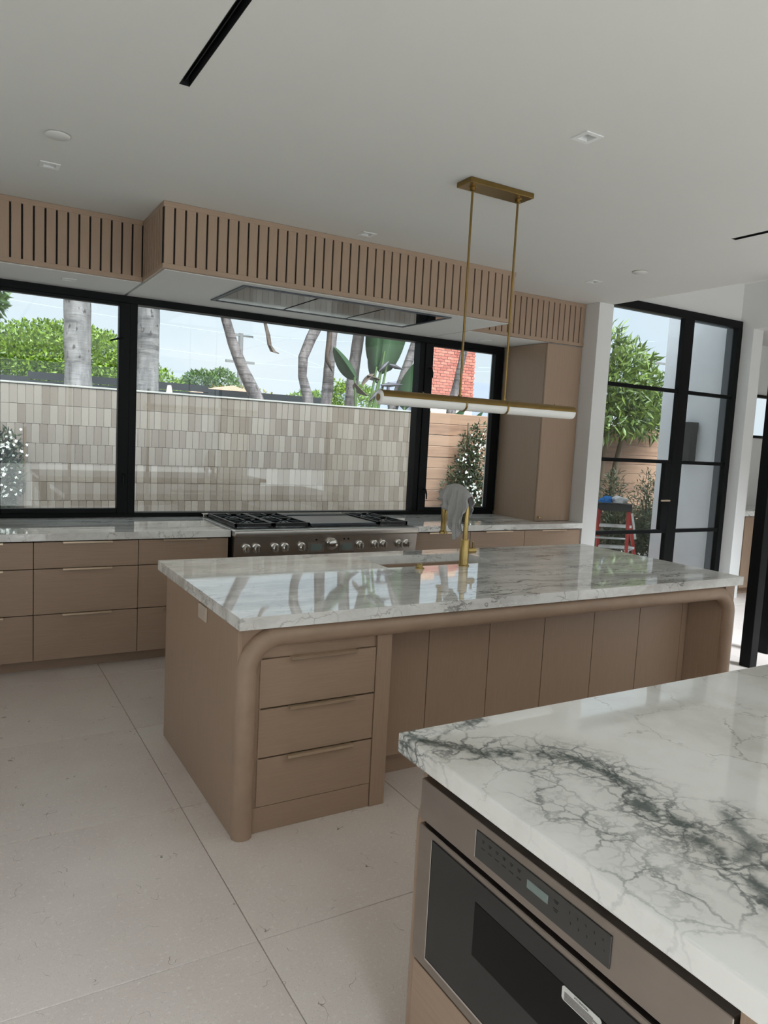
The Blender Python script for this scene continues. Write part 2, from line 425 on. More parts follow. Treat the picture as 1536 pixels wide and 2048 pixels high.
# ---- walls
def wall(name, b, label, m='white'): return tag(obj(name, b, M[m]), label, 'wall', kind='structure')
wall('wall_back', B().box(XL, XR, 5.57, 5.72, 0, T-.01).box(XL, XR, 5.57, 5.72, SF+.002, H).box(XL, -.2, 5.57, 5.72, T-.01, SF+.002).box(4.33, XR, 5.57, 5.72, T-.01, SF+.002), 'white wall around the long kitchen window')
wall('wall_right', B().box(XR, 4.965, 4.73, 5.72, 0, H), 'white wall end between the kitchen run and the steel door')
wall('wall_left', B().box(XL-.18, XL, 4.73, 5.72, 0, H).box(-1.9, XL-.18, 4.73, 4.9, 0, H).box(-2.05, -1.9, -3.5, 2.5, 0, H).box(-2.05, -1.9, 3.2, 4.9, 0, H).box(-2.05, -1.9, 2.5, 3.2, 2.2, H), 'white wall on the left side of the kitchen')
wall('wall_rear', B().box(-2.05, -1.5, -3.65, -3.5, 0, 3.75).box(-1.5, 7.4, -3.65, -3.5, 2.75, 3.75).box(4.4, 4.95, -3.65, -3.5, 0, 2.75).box(6.9, 7.4, -3.65, -3.5, 0, 2.75), 'white wall behind the camera with wide openings added for daylight')
wall('wall_passage', B().box(4.965, 7.4, 4.955, 5.05, 3.13, 3.60).box(4.965, 5.0, 4.955, 5.05, 0, 3.13), 'white wall above the tall steel glazed door')
wall('wall_far_right', B().box(7.22, 7.40, 4.79, 5.06, 0, 3.035).box(7.22, 7.40, -3.5, 5.06, 3.035, 3.60).box(7.22, 7.40, -3.5, .6, 0, 3.035), 'white wall with a wide opening to the pantry')
wall('wall_pantry', B().box(7.4, 8.34, 5.46, 5.62, 0, 3.04).box(8.92, 9.9, 5.46, 5.62, 0, 3.04).box(8.34, 8.92, 5.46, 5.62, 0, 1.87).box(8.34, 8.92, 5.46, 5.62, 2.42, 3.04).box(9.75, 9.9, -.2, 5.62, 0, 3.04).box(7.4, 9.9, -.35, -.2, 0, 3.04), 'warm white pantry wall with a small window')
sw = wall('wall_garden_wing', B().box(7.205, 7.40, 5.07, 5.92, -.1, 3.75), 'white stucco outside wall beside the steel door', 'stucco')

# ---- soffits clad in vertical slats
def soffit(name, label, x0, x1, y0, left_return=None, xr_trim=True):
    t = thing(name, label, 'soffit', (x0, y0, SF), kind='structure')
    return t
def slats(t, x0, x1, y, z0, z1, pitch=.0665):
    n = max(1, round((x1-x0)/pitch)); p = (x1-x0)/n
    me = B().box(-p/2+.0058, p/2-.0058, -.016, 0, z0, z1, .0012).mesh('slat'); me.materials.append(M['cabv'])
    for i in range(n):
        o = bpy.data.objects.new('slat', me); COL.objects.link(o); o.parent = t; o.matrix_parent_inverse = Matrix.Translation(-Vector(t.location)); o.location = (x0+(i+.5)*p, y, 0)
HY, SY = 4.345, 4.90
HX0, HX1 = .686, 3.440
hole = (1.263, 2.903, 4.48, 5.16)
for nm, lab, x0, x1, y0 in (('trim_1', 'slatted beige soffit left of the range hood', XL, HX0, SY), ('trim_2', 'slatted beige range hood soffit projecting over the cooker', HX0, HX1, HY), ('trim_3', 'slatted beige soffit above the tall cabinet', HX1, XR, SY)):
    t = thing(nm, lab, 'soffit', (x0, y0, SF), kind='structure')
    if nm == 'trim_2':
        b = B().plate(x0+.02, x1-.02, y0+.03, 5.569, SF, SF+.02, [hole]).box(x0+.02, x1-.02, y0+.03, y0+.05, SF+.02, H-.001)
    else: b = B().box(x0, x1, y0+.03, 5.569, SF, SF+.02)
    obj('soffit_board', b, M['white'], t)
    obj('backing', B().box(x0+.002, x1-.002, y0+.012, y0+.0295, SF+.008, H-.001), M['dark_gap'], t)
    obj('bottom_rail', B().box(x0, x1, y0-.004, y0+.03, SF+.004, SF+.034, .0015), M['cabh'], t)
    obj('top_rail', B().box(x0, x1, y0-.004, y0+.03, H-.034, H-.001, .0015), M['cabh'], t)
    slats(t, x0+.002, x1-.002, y0+.0135, SF+.032, H-.032)
    if nm == 'trim_2':
        for s, xs in ((-1, x0), (1, x1)):
            a, c = (xs+.004, xs+.02) if s < 0 else (xs-.02, xs-.004)
            obj('side_backing', B().box(a, c, y0+.0305, SY, SF+.008, H-.001), M['dark_gap'], t)
            obj('side_bottom_rail', B().box(min(xs, xs-s*.02), max(xs, xs-s*.02), y0+.0305, SY, SF+.004, SF+.034, .0015), M['cabh'], t)
            obj('side_top_rail', B().box(min(xs, xs-s*.02), max(xs, xs-s*.02), y0+.0305, SY, H-.034, H-.001, .0015), M['cabh'], t)
            n = 8; p = (SY-y0-.032)/n
            me = B().box(0, .012, -p/2+.0085, p/2-.0085, SF+.032, H-.032, .0012).mesh('slat'); me.materials.append(M['cabv'])
            for i in range(n):
                o = bpy.data.objects.new('slat', me); COL.objects.link(o); o.parent = t; o.matrix_parent_inverse = Matrix.Translation(-Vector(t.location))
                o.location = (xs-.001 if s < 0 else xs-.011, y0+.031+(i+.5)*p, 0)

# ---- window over the worktop
win = thing('window_1', 'long black aluminium window over the worktop with three panes', 'window', (2.065, YW, T), kind='structure')
y0, y1 = YW-.035, YW+.075
obj('frame_head', B().box(-.2, 4.33, y0, y1, 2.532, SF, .002), M['black'], win)
obj('frame_sill', B().box(-.2, 4.33, y0+.01, y1, T+.0, T+.034, .002), M['black'], win)
obj('frame_jamb', B().box(-.2, -.165, y0, y1, T+.034, 2.532), M['black'], win)
obj('frame_jamb', B().box(4.295, 4.33, y0, y1, T+.034, 2.532), M['black'], win)
obj('mullion', B().box(.735, .79, y0, y1, T+.034, 2.532, .002), M['black'], win)
obj('mullion', B().box(3.34, 3.395, y0, y1, T+.034, 2.532, .002), M['black'], win)
def casement(x0, x1, gx0, gx1):
    z0, z1 = T+.034, 2.532
    c = obj('casement', B().box(x0, gx0, y0-.012, y0+.05, z0, z1, .003).box(gx1, x1, y0-.012, y0+.05, z0, z1, .003).box(gx0, gx1, y0-.012, y0+.05, z0, .985, .003).box(gx0, gx1, y0-.012, y0+.05, 2.507, z1, .003), M['black'], win)
    obj('pane', B().box(gx0-.008, gx1+.008, y0+.018, y0+.026, .98, 2.512), M['glass'], win); return c
casement(-.165, .735, -.134, .655); casement(3.395, 4.295, 3.482, 4.222)
obj('pane', B().box(.787, 3.343, YW+.01, YW+.018, T+.03, 2.536), M['glass'], win)
def lever(p, d, L=.09):
    obj('latch', B().tube([p, (p[0], p[1]-.035, p[2])], .008, 8).tube([(p[0], p[1]-.035, p[2]), (p[0]+d[0]*L*.5, p[1]-.05, p[2]+d[1]*L*.5), (p[0]+d[0]*L, p[1]-.045, p[2]+d[1]*L)], [.008,.007,.006], 8), M['black'], win, True)
lever((.675, y0-.012, 2.27), (-1, -.35)); lever((3.445, y0-.012, 2.30), (.1, -1)); lever((3.455, y0-.012, 1.16), (.1, -1)); lever((.70, y0-.012, 1.25), (0, -1), .07)

# ---- tall steel glazed door
d1 = thing('door_1', 'tall black steel glazed garden door with square panes', 'door', (6.1, 4.95, 0), kind='structure')
DY0, DY1 = 4.925, 4.985
obj('frame_head', B().box(5.0, 7.22, DY0, DY1, 3.045, 3.128, .003), M['black'], d1)
obj('frame_jamb', B().box(5.0, 5.08, DY0, DY1, 0, 3.045), M['black'], d1)
obj('frame_jamb', B().box(7.14, 7.22, DY0, DY1, 0, 3.045), M['black'], d1)
obj('outer_jamb', B().box(7.145, 7.205, DY1, 5.07, 0, 3.128).box(5.0, 7.205, DY1, 5.05, 3.05, 3.128), M['jamb'], d1)
obj('mullion', B().box(6.24, 6.40, DY0, DY1, 0, 3.045, .004), M['black'], d1)
obj('reflection_strip', B().box(6.14, 6.24, DY0+.003, DY1-.003, .795, 1.515, .003), M['black'], d1)  # solid black strip standing in for an assumed reflection
for z in (2.283, 1.53, .78):
    obj('glazing_bar', B().box(5.08, 6.24, DY0+.008, DY1-.008, z-.019, z+.019, .002), M['black'], d1)
    obj('glazing_bar', B().box(6.40, 7.14, DY0+.008, DY1-.008, z-.019, z+.019, .002), M['black'], d1)
obj('bottom_rail', B().box(5.08, 6.24, DY0, DY1, 0, .1, .003), M['black'], d1); obj('bottom_rail', B().box(6.40, 7.14, DY0, DY1, 0, .1, .003), M['black'], d1)
zs = [.1, .761, .799, 1.511, 1.549, 2.264, 2.302, 3.045]
for a, c in ((5.08, 6.24), (6.40, 7.14)):
    for i in range(0, 8, 2): obj('pane', B().box(a, (6.14 if (a < 6 and i == 2) else c), 4.952, 4.958, zs[i], zs[i+1]), M['glass'], d1)
obj('handle', B().tube([(6.19, DY0+.003, 1.118), (6.19, DY0-.05, 1.118), (6.06, DY0-.05, 1.118)], .009, 8), M['bronze'], d1, True)

# pantry window
w3 = thing('window_3', 'small black framed pantry window', 'window', (8.63, 5.46, 1.87), kind='structure')
obj('frame', B().box(8.34, 8.92, 5.44, 5.52, 1.87, 1.905).box(8.34, 8.92, 5.44, 5.52, 2.385, 2.42).box(8.34, 8.378, 5.44, 5.52, 1.905, 2.385).box(8.882, 8.92, 5.44, 5.52, 1.905, 2.385), M['black'], w3)
obj('pane', B().box(8.378, 8.882, 5.478, 5.484, 1.905, 2.385), M['glass'], w3)
# unseen openings added behind the camera to bring daylight in
w4 = thing('added_opening_rear', 'black steel frames in unseen openings added behind the camera for daylight', 'door', (1.5, -3.55, 0), kind='structure')
for x in (-1.5, 0, 1.45, 2.9, 4.35): obj('stile', B().box(x, x+.05, -3.6, -3.54, 0, 2.75), M['black'], w4)
obj('head', B().box(-1.5, 4.4, -3.6, -3.54, 2.70, 2.75), M['black'], w4)
for x in (4.95, 6.85): obj('stile', B().box(x, x+.05, -3.6, -3.54, 0, 2.75), M['black'], w4)

d3 = thing('added_opening_left', 'black steel frame of an unseen opening added in the left wall for daylight', 'door', (-1.97, 2.85, 0), kind='structure')  # open frame without glass, added out of view to light the left side
for y in (2.5, 3.15): obj('stile', B().box(-2.0, -1.94, y, y+.05, 0, 2.15), M['black'], d3)
obj('head', B().box(-2.0, -1.94, 2.5, 3.2, 2.15, 2.2), M['black'], d3)
# steel posts at the ceiling edge
tag(obj('steel_post', B().box(4.900, 4.990, 2.985, 3.075, 0, H, .003), M['black']), 'black steel post standing right of the main island end', 'post', 'black steel posts')
tag(obj('steel_post', B().box(5.425, 5.515, 3.17, 3.26, 0, 3.54, .003), M['black']), 'black steel post at the right picture edge in the passage', 'post', 'black steel posts')

# ------------------------------------------------------------------ base cabinets along the window
def pull(parent, x0, x1, yf, z):
    # slim edge pull: a tab on the drawer's top edge bent over the front
    return obj('handle', B().box(x0, x1, yf-.020, yf+.012, z-.0002, z+.0032).box(x0, x1, yf-.0225, yf-.0195, z-.0075, z+.0036), M['bronze'], parent)
DZ = [(.081,.381),(.386,.680),(.685,.855)]
def base_unit(x0, x1, label, hx=None, ends=()):
    t = thing('base_cabinet', label, 'cabinet', ((x0+x1)/2, YF, 0), 'base cabinets under the window')
    obj('carcass', B().box(x0+.001, x1-.001, YF+.022, 5.56, .081, T-TT-.001), M['dark_gap'], t)
    obj('toe_kick', B().box(x0, x1, YF+.075, YF+.09, 0, .081), M['cabh'], t)
    for z0, z1 in DZ:
        d = obj('drawer', B().box(x0+.002, x1-.002, YF, YF+.02, z0, z1, .001), M['cabh'], t)
        c = (x0+x1)/2
        h = pull(d, c-.152, c+.152, YF, z1)
    return t
base_unit(-.635, .015, 'beige three-drawer base cabinet at the left picture edge')
base_unit(.015, .661, 'beige three-drawer base cabinet, full width in view, left of the island')
base_unit(.661, 1.288, 'beige three-drawer base cabinet touching the left side of the cooker')
base_unit(2.882, 3.462, 'beige base cabinet touching the right side of the cooker')
base_unit(3.462, 4.080, 'beige base cabinet behind the gold tap, middle of the right run')
base_unit(4.080, 4.775, 'beige base cabinet under the tall cabinet, ending at the white wall')
tag(obj('worktop', B().box(XL+.003, 1.298, YC, YW-.03, T-TT, T, .003, 2), M['marble']), 'grey veined marble worktop left of the cooker', 'worktop', 'marble worktops under the window')
tag(obj('worktop', B().box(2.872, 4.777, YC, YW-.03, T-TT, T, .003, 2), M['marble']), 'grey veined marble worktop right of the cooker under the tall cabinet', 'worktop', 'marble worktops under the window')

# ---- tall cabinet standing on the worktop
t = thing('tall_cabinet', 'tall beige cabinet standing on the worktop right of the window', 'cabinet', (4.55, 4.91, T))
obj('body', B().box(4.335, 4.777, 4.925, 5.52, T, SF-.004), M['cabv'], t)
dr = obj('door', B().box(4.338, 4.775, 4.905, 4.923, T+.004, SF-.006, .0015), M['cabv'], t)
obj('knob', B().lathe((4.372, 4.905, .957), [(.006,0),(.006,-.012),(.011,-.016),(.011,-.022),(.004,-.026)], 14, 'y'), M['gold'], dr, True)

# ------------------------------------------------------------------ cooker
rx0, rx1 = 1.302, 2.868
t = thing('range_cooker', 'wide stainless steel cooker with black grates and a row of knobs', 'cooker', (2.085, 4.7, 0))
obj('body', B().box(rx0+.008, rx1-.008, 4.72, 5.50, .1, .905), M['steel'], t)
obj('kick_plate', B().box(rx0+.02, rx1-.02, 4.77, 4.79, 0, .1), M['blackmatte'], t)
obj('bullnose', B().box(rx0, rx1, 4.655, 4.76, .866, .918, .012, 4), M['steel'], t, True)
obj('cooktop', B().box(rx0, rx1, 4.755, 5.52, .900, .917, .002), M['steel'], t)
obj('rear_trim', B().box(rx0+.01, rx1-.01, 5.455, 5.520, .917, .945, .004, 2), M['chrome'], t)
obj('burner_well', B().box(rx0+.035, 1.950, 4.765, 5.445, .917, .9195), M['iron'], t); obj('burner_well', B().box(2.54, rx1-.035, 4.765, 5.445, .917, .9195), M['iron'], t)
obj('control_panel', B().prism([(4.672,.866),(4.690,.700),(4.72,.700),(4.72,.866)], 'x', rx0+.008, rx1-.008), M['steel'], t)
for a, c in ((rx0+.015, 2.20), (2.215, rx1-.015)):
    od = obj('oven_door', B().box(a, c, 4.675, 4.72, .15, .69, .004), M['steel'], t)
    obj('handle', B().tube([(a+.06, 4.675, .64), (a+.06, 4.625, .64)], .012, 8).tube([(c-.06, 4.675, .64), (c-.06, 4.625, .64)], .012, 8).tube([(a+.03, 4.625, .64), (c-.03, 4.625, .64)], .014, 10), M['chrome'], od, True)
    obj('oven_glass', B().box(a+.1, c-.1, 4.671, 4.676, .28, .55), M['darkglass'], od)
def grate(x0, x1, name='grate'):
    y0, y1 = 4.775, 5.435; z = .952; b = B()
    n = 2; r = .007
    b.box(x0, x1, y0, y0+.016, .928, z).box(x0, x1, y1-.016, y1, .928, z).box(x0, x0+.016, y0, y1, .928, z).box(x1-.016, x1, y0, y1, .928, z)
    ym = (y0+y1)/2; b.box(x0, x1, ym-.008, ym+.008, .930, z)
    xc = (x0+x1)/2
    for q in ((y0+ym)/2, (y1+ym)/2):
        for k in range(4):
            a = k*math.pi/2; dx, dy = math.cos(a), math.sin(a)
            ex = (x1-x0)/2 if dx else 0; ey = (ym-y0)/2
            e = (xc+dx*(x1-x0)/2, q+dy*ey); s = (xc+dx*.035, q+dy*.035)
            b.tube([(e[0], e[1], z-.007), (s[0], s[1], z-.005)], r, 6)
            a2 = a+math.pi/4; e = (xc+math.cos(a2)*.17*.85, q+math.sin(a2)*.19*.85); s = (xc+math.cos(a2)*.06, q+math.sin(a2)*.06)
            e = (min(max(e[0], x0+.01), x1-.01), min(max(e[1], y0+.01), y1-.01))
            b.tube([(e[0], e[1], z-.007), (s[0], s[1], z-.005)], r, 6)
    for fx in (x0+.008, x1-.008):
        for fy in (y0+.008, y1-.008): b.box(fx-.008, fx+.008, fy-.008, fy+.008, .9195, .93)
    g = obj(name, b, M['iron'], t)
    for q in ((y0+ym)/2, (y1+ym)/2):
        obj('burner', B().lathe((xc, q, .9195), [(.052,0),(.052,.008),(.036,.010),(.036,.018),(.03,.021)], 20), M['iron'], t, True)
grate(1.345, 1.640); grate(1.645, 1.940); grate(2.548, 2.825)
obj('griddle', B().box(1.956, 2.534, 4.79, 5.30, .919, .944, .004, 2), M['griddle'], t)
obj('griddle_splash', B().box(1.950, 2.540, 5.30, 5.445, .917, .950, .003), M['iron'], t); obj('griddle_trough', B().box(1.950, 2.540, 4.765, 4.788, .917, .930), M['iron'], t)
def slope(z): return 4.672+(.866-z)*(.018/.166)
kz = .783
for x in (1.400,1.478,1.622,1.701,1.836,2.333,2.470,2.546,2.694,2.766):
    yk = slope(kz)
    kb = obj('knob', B().lathe((x, yk, kz), [(.034,0),(.034,-.004),(.026,-.007),(.024,-.034),(.018,-.040)], 20, 'y'), M['chrome'], t, True)
    obj('grip', B().box(x-.006, x+.006, yk-.052, yk-.034, kz-.024, kz+.024, .003, 2), M['steel'], kb)
obj('clock_dial', B().lathe((2.084, slope(.80), .80), [(.046,0),(.046,-.012),(.040,-.016),(.036,-.040),(.028,-.046)], 28, 'y'), M['chrome'], t, True)
for a, c in ((1.885, 2.022), (2.153, 2.286)):
    sc = obj('display_panel', B().box(a, c, slope(.78)-.006, slope(.78)+.008, .733, .818, .002), M['steel_mw'], t)
    obj('screen', B().box(a+.022, c-.022, slope(.78)-.008, slope(.78)-.0055, .752, .800), M['lcd'], sc)
for x in (1.954, 2.190, 2.226): obj('indicator', B().lathe((x, slope(.836), .836), [(.008,0),(.008,-.005),(.005,-.008)], 12, 'y'), M['iron'], t, True)

# ---- extractor insert in the hood
t = thing('extractor_insert', 'flush extractor insert with three dark glass panels under the hood', 'extractor', (2.083, 4.82, SF))
hx0, hx1, hy0, hy1 = hole
obj('frame', B().box(hx0-.022, hx1+.022, hy0-.022, hy0+.006, SF-.008, SF-.0005).box(hx0-.022, hx1+.022, hy1-.006, hy1+.022, SF-.008, SF-.0005).box(hx0-.022, hx0+.006, hy0+.006, hy1-.006, SF-.008, SF-.0005).box(hx1-.006, hx1+.022, hy0+.006, hy1-.006, SF-.008, SF-.0005), M['jamb'], t)
obj('housing', B().box(hx0+.002, hx1-.002, hy0+.002, hy1-.002, SF+.012, SF+.06), M['blackmatte'], t)
for a, c in ((hx0+.014, 1.797), (1.813, 2.343), (2.359, hx1-.014)): obj('panel', B().box(a, c, hy0+.02, hy1-.02, SF-.005, SF+.010, .001), M['darkglass'], t)

# ------------------------------------------------------------------ main island
IX0, IX1, IY0, IY1 = .524, 3.666, 2.309, 3.622
sx0, sx1, sy0, sy1 = 1.66, 2.44, 3.115, 3.465
tag(obj('worktop', B().plate(IX0, IX1, IY0, IY1, T-TT, T, [(sx0, sx1, sy0, sy1)]), M['marble']), 'polished pale marble worktop on the main island', 'worktop')
t = thing('kitchen_island', 'long beige island with rounded corner posts and drawers at its left end', 'island', (2.09, 2.9, 0))
zt = T-TT-.0008
obj('side_panel', B().box(.534, .553, 2.350, 3.462, 0, zt, .0012), M['cabv'], t)
obj('side_panel', B().prism([(3.500,2.572),(3.563,2.350),(3.650,2.350),(3.650,3.462),(3.500,3.462)], 'z', 0, zt), M['cabv'], t)
obj('back_panel', B().box(.553, 3.470, 3.44, 3.460, .09, zt), M['cabv'], t)
obj('base', B().box(.553, 3.470, 2.60, 3.40, 0, .09), M['cabh'], t)
obj('cabinet_body', B().box(.553, 1.236, 2.372, 2.56, .09, zt).box(1.236, 3.500, 2.570, 2.59, .09, zt), M['cabv'], t)
r = .0425; yp = 2.353; xa, xb = .5735, 3.602; R_ = .135; zc = zt-r
path = [(xa, yp, 0), (xa, yp, .3), (xa, yp, zc-R_)]+arc((xa+R_, yp, zc-R_), R_, 180, 90, 10)[1:]+[(xb-R_, yp, zc)]+arc((xb-R_, yp, zc-R_), R_, 90, 0, 10)[1:]+[(xb, yp, .3), (xb, yp, 0)]
obj('rounded_post_frame', B().tube(path, r, 24), M['cabp'], t, True)
yf = 2.352
obj('corner_filler', B().box(.5345, .640, yf+.004, yf+.02, .10, zt), M['cabp'], t); 
obj('top_rail', B().box(.60, 1.162, yf+.006, yf+.02, .729, zt, .001), M['cabh'], t)
obj('plinth', B().box(.60, 1.162, yf, yf+.02, 0, .107, .001), M['cabh'], t)
obj('stile', B().box(1.164, 1.238, yf-.006, 2.56, 0, zt, .001), M['cabv'], t)
obj('drawer_recess', B().box(.60, 1.164, yf+.020, yf+.024, .10, .80), M['dark_gap'], t)
for z0, z1 in ((.110,.311),(.3175,.5185),(.5255,.7265)):
    d = obj('drawer', B().box(.631, 1.161, yf-.002, yf+.018, z0, z1, .001), M['cabh'], t)
    pull(d, .757, 1.060, yf-.002, z1)
xs = [1.240, 1.575, 1.949, 2.323, 2.695, 3.070, 3.452]
for a, c in zip(xs[:-1], xs[1:]): obj('door', B().box(a+.002, c-.002, 2.550, 2.570, .112, zt, .001), M['cabv'], t)
obj('filler', B().box(3.452, 3.500, 2.550, 2.570, .0, zt), M['cabv'], t)
ol = thing('power_outlet', 'small beige power outlet on the left side of the main island', 'outlet', (.534, 2.81, .82))
pl = obj('plate', B().box(.527, .5338, 2.752, 2.872, .786, .852, .002), M['outlet'], ol)
obj('socket', B().box(.5255, .5272, 2.775, 2.849, .800, .838, .0008), M['outlet'], ol)

# sink
t = thing('sink', 'white undermount sink in the main island', 'sink', (2.05, 3.29, .68))
z0 = .675; zr = T-TT-.0006
obj('basin', B().box(sx0-.012, sx1+.012, sy0-.012, sy1+.012, z0-.012, z0).box(sx0-.012, sx0, sy0, sy1, z0, zr).box(sx1, sx1+.012, sy0, sy1, z0, zr).box(sx0-.012, sx1+.012, sy0-.012, sy0, z0, zr).box(sx0-.012, sx1+.012, sy1, sy1+.012, z0, zr), M['sink'], t)
obj('drain', B().lathe((2.05, 3.32, z0), [(.045,0),(.045,.004),(.03,.005)], 20), M['gold'], t, True)
# tap
t = thing('kitchen_tap', 'tall gold gooseneck kitchen tap on the main island', 'tap', (2.134, 3.055, T))
fx, fy = 2.134, 3.055
obj('base', B().lathe((fx, fy, T), [(.032,0),(.032,.006),(.027,.010),(.027,.150),(.023,.156)], 20), M['gold'], t, True)
top = [(fx, fy, 1.06), (fx, fy, 1.24)]+arc((fx, fy+.112, 1.24), .112, 180, 0, 14, 'yz')[1:]+[(fx, fy+.224, 1.20)]
obj('spout', B().tube(top, .0145, 14), M['gold'], t, True)
obj('spray_head', B().lathe((fx, fy+.224, 1.075), [(.026,0),(.026,.012),(.017,.020),(.017,.085),(.019,.088),(.019,.150)], 16), M['gold'], t, True)
hd = obj('handle', B().cyl((fx+.02, fy, 1.005), (fx+.075, fy, 1.005), .018, n=16).cyl((fx+.062, fy, 1.01), (fx+.062, fy, 1.055), .006, n=8), M['gold'], t, True)
# cloth hanging over the tap
def drape(name, mat, label):
    cy_, cz_, ra = fy+.112, 1.24, .112+.028
    bot = [(-.03, 1.235), (.0, 1.16), (.035, 1.08), (.07, 1.055), (.11, 1.10), (.15, 1.19), (.19, 1.24), (.245, 1.285)]
    def zb(u):
        for (a0, b0), (a1, b1) in zip(bot[:-1], bot[1:]):
            if u <= a1: return b0+(b1-b0)*max(0, (u-a0)/(a1-a0))
        return bot[-1][1]
    nu, nv = 34, 16; vs = []; fs = []
    for i in range(nu+1):
        u = -.03+.272*i/nu; d = (fy+u-cy_)/(ra+.03)
        ztop = cz_+(ra+.004)*math.sqrt(max(0, 1-min(1, abs(d))**2.2))
        for j in range(-nv, nv+1):
            s_ = j/nv; drop = max(.012, (ztop-zb(u))*(1 if s_ < 0 else .72))
            a_ = abs(s_); z = ztop-drop*a_**1.15
            x = fx+(1 if s_ > 0 else -1)*min(1, a_*6)*(.019+.010*a_+.016*a_*math.sin(26*u/.27+2.2)+.008*a_*math.sin(57*u/.27))
            y = fy+u+.016*a_*math.sin(9*a_+18*u)
            vs.append((x, y, z))
    w_ = 2*nv+1
    for i in range(nu):
        for j in range(w_-1): a_ = i*w_+j; fs.append((a_, a_+1, a_+w_+1, a_+w_))
    me = bpy.data.meshes.new(name); me.from_pydata(vs, [], fs); o = link(name, me, mat, None, True)
    sm = o.modifiers.new('thickness', 'SOLIDIFY'); sm.thickness = .003; sm.offset = 0
    return tag(o, label, 'cloth')
drape('cleaning_cloth', M['cloth'], 'grey cleaning cloth draped over the gold tap')
t = thing('air_switch', 'small round gold button set in the main island left of the tap', 'button', (1.826, 3.05, T))
obj('collar', B().lathe((1.826, 3.05, T), [(.027,0),(.027,.006),(.022,.008)], 20), M['gold'], t, True)
obj('cap', B().lathe((1.826, 3.05, T+.007), [(.019,0),(.019,.018),(.016,.021)], 20), M['gold'], t, True)

# ------------------------------------------------------------------ near island with microwave drawer
NX0, NX1, NY0, NY1 = .521, 3.62, -.20, 1.135
tag(obj('worktop', B().box(NX0, NX1, NY0, NY1, T-TT, T, .004, 2), M['marble2']), 'white marble worktop with black veins in the right foreground', 'worktop')
t = thing('near_island', 'beige island in the right foreground housing the microwave drawer', 'island', (2.07, .47, 0))
obj('cabinet_body', B().box(.64, 3.55, -.13, 1.045, .10, zt).box(.62, 3.55, -.10, 1.0, 0, .10), M['dark_gap'], t)
obj('far_panel', B().box(.66, 3.55, 1.045, 1.06, .0, zt), M['cabv'], t)
yp = 1.082; xa, xb = .600, 3.55
path = [(xa, yp, 0), (xa, yp, .3), (xa, yp, zc-R_)]+arc((xa+R_, yp, zc-R_), R_, 180, 90, 10)[1:]+[(xb-R_, yp, zc)]+arc((xb-R_, yp, zc-R_), R_, 90, 0, 10)[1:]+[(xb, yp, .3), (xb, yp, 0)]
obj('rounded_post_frame', B().tube(path, .036, 24), M['cabp'], t, True)
obj('corner_stile', B().box(.562, .66, 1.058, 1.072, 0, zt), M['cabp'], t)
lo = obj('drawer', B().box(.553, .573, .245, 1.058, .112, .362, .001), M['cabh'], t)
obj('plinth', B().box(.59, .61, -.13, 1.05, 0, .107), M['cabh'], t)
obj('end_panel', B().box(.553, .573, -.18, .232, .112, .842, .001), M['cabv'], t)
mw = thing('microwave_drawer', 'stainless steel microwave drawer built into the near island', 'microwave', (.55, .65, .37))
mx = .548
obj('body', B().box(.574, .637, .245, 1.052, .372, .825), M['blackmatte'], mw)
obj('control_fascia', B().box(mx, .574, .238, 1.060, .727, .826, .0015), M['steel_mw'], mw)
pn = obj('control_panel', B().box(mx-.0025, mx+.001, .463, .840, .746, .807, .0008), M['panelgrey'], mw)
obj('panel_trim', B().box(mx-.003, mx+.001, .840, .8425, .746, .807), M['chrome'], pn)
obj('display', B().box(mx-.0035, mx-.002, .617, .676, .772, .790, .0005), M['lcd'], pn)
b = B()
for i in range(6):
    y = .822-i*.023; b.box(mx-.0032, mx-.0024, y-.010, y-.002, .792, .7945).box(mx-.0032, mx-.0024, y-.008, y-.003, .789, .7905)
    b.box(mx-.0032, mx-.0024, y-.012, y-.001, .775, .777)
for i in range(2):
    b.box(mx-.0032, mx-.0024, .590-i*.001, .602, .790-i*.016, .792-i*.016).box(mx-.0032, mx-.0024, .592, .600, .786-i*.016, .788-i*.016)
for i in range(5):
    for j in range(2): y = .562-i*.020-j*.004; b.box(mx-.0032, mx-.0024, y-.002, y, .788-j*.018, .792-j*.018)
obj('key_print', b, M['ink'], pn)['kind'] = 'stuff'
df = obj('drawer_front', B().box(mx, .574, .238, 1.060, .372, .7135, .002), M['steel_mw'], mw)
obj('glass_front', B().box(mx-.003, mx+.001, .285, .998, .405, .699, .0008), M['mwglass'], df)
obj('glass_trim', B().box(mx-.0036, mx+.001, .9985, 1.0015, .405, .700).box(mx-.0036, mx+.001, .285, 1.0015, .3995, .4045), M['chrome'], df)
obj('window_glass', B().box(mx-.0038, mx-.0025, .430, .828, .528, .650), M['mwwindow'], df)
st = obj('warning_sticker', B().prism([(.467+.004,.622),(.562-.004,.622),(.562,.626),(.562,.646),(.562-.004,.650),(.467+.004,.650),(.467,.646),(.467,.626)], 'x', mx-.0048, mx-.0036), M['sticker'], df)
def text(s, size, loc, m, parent, name):
    cu = bpy.data.curves.new('txt', 'FONT'); cu.body = s; cu.size = size; cu.align_x = 'CENTER'; cu.align_y = 'CENTER'; cu.extrude = .0001
    to = bpy.data.objects.new('txt', cu); COL.objects.link(to)
    bpy.context.view_layer.update()
    me = bpy.data.meshes.new_from_object(to.evaluated_get(bpy.context.evaluated_depsgraph_get())); bpy.data.objects.remove(to)
    me.transform(Matrix(((0,0,-1,loc[0]),(-1,0,0,loc[1]),(0,1,0,loc[2]),(0,0,0,1))))
    return link(name, me, m, parent)
text('ATTENTION', .0062, (mx-.0051, .5145, .6450), M['ink'], df, 'sticker_heading')
b = B()
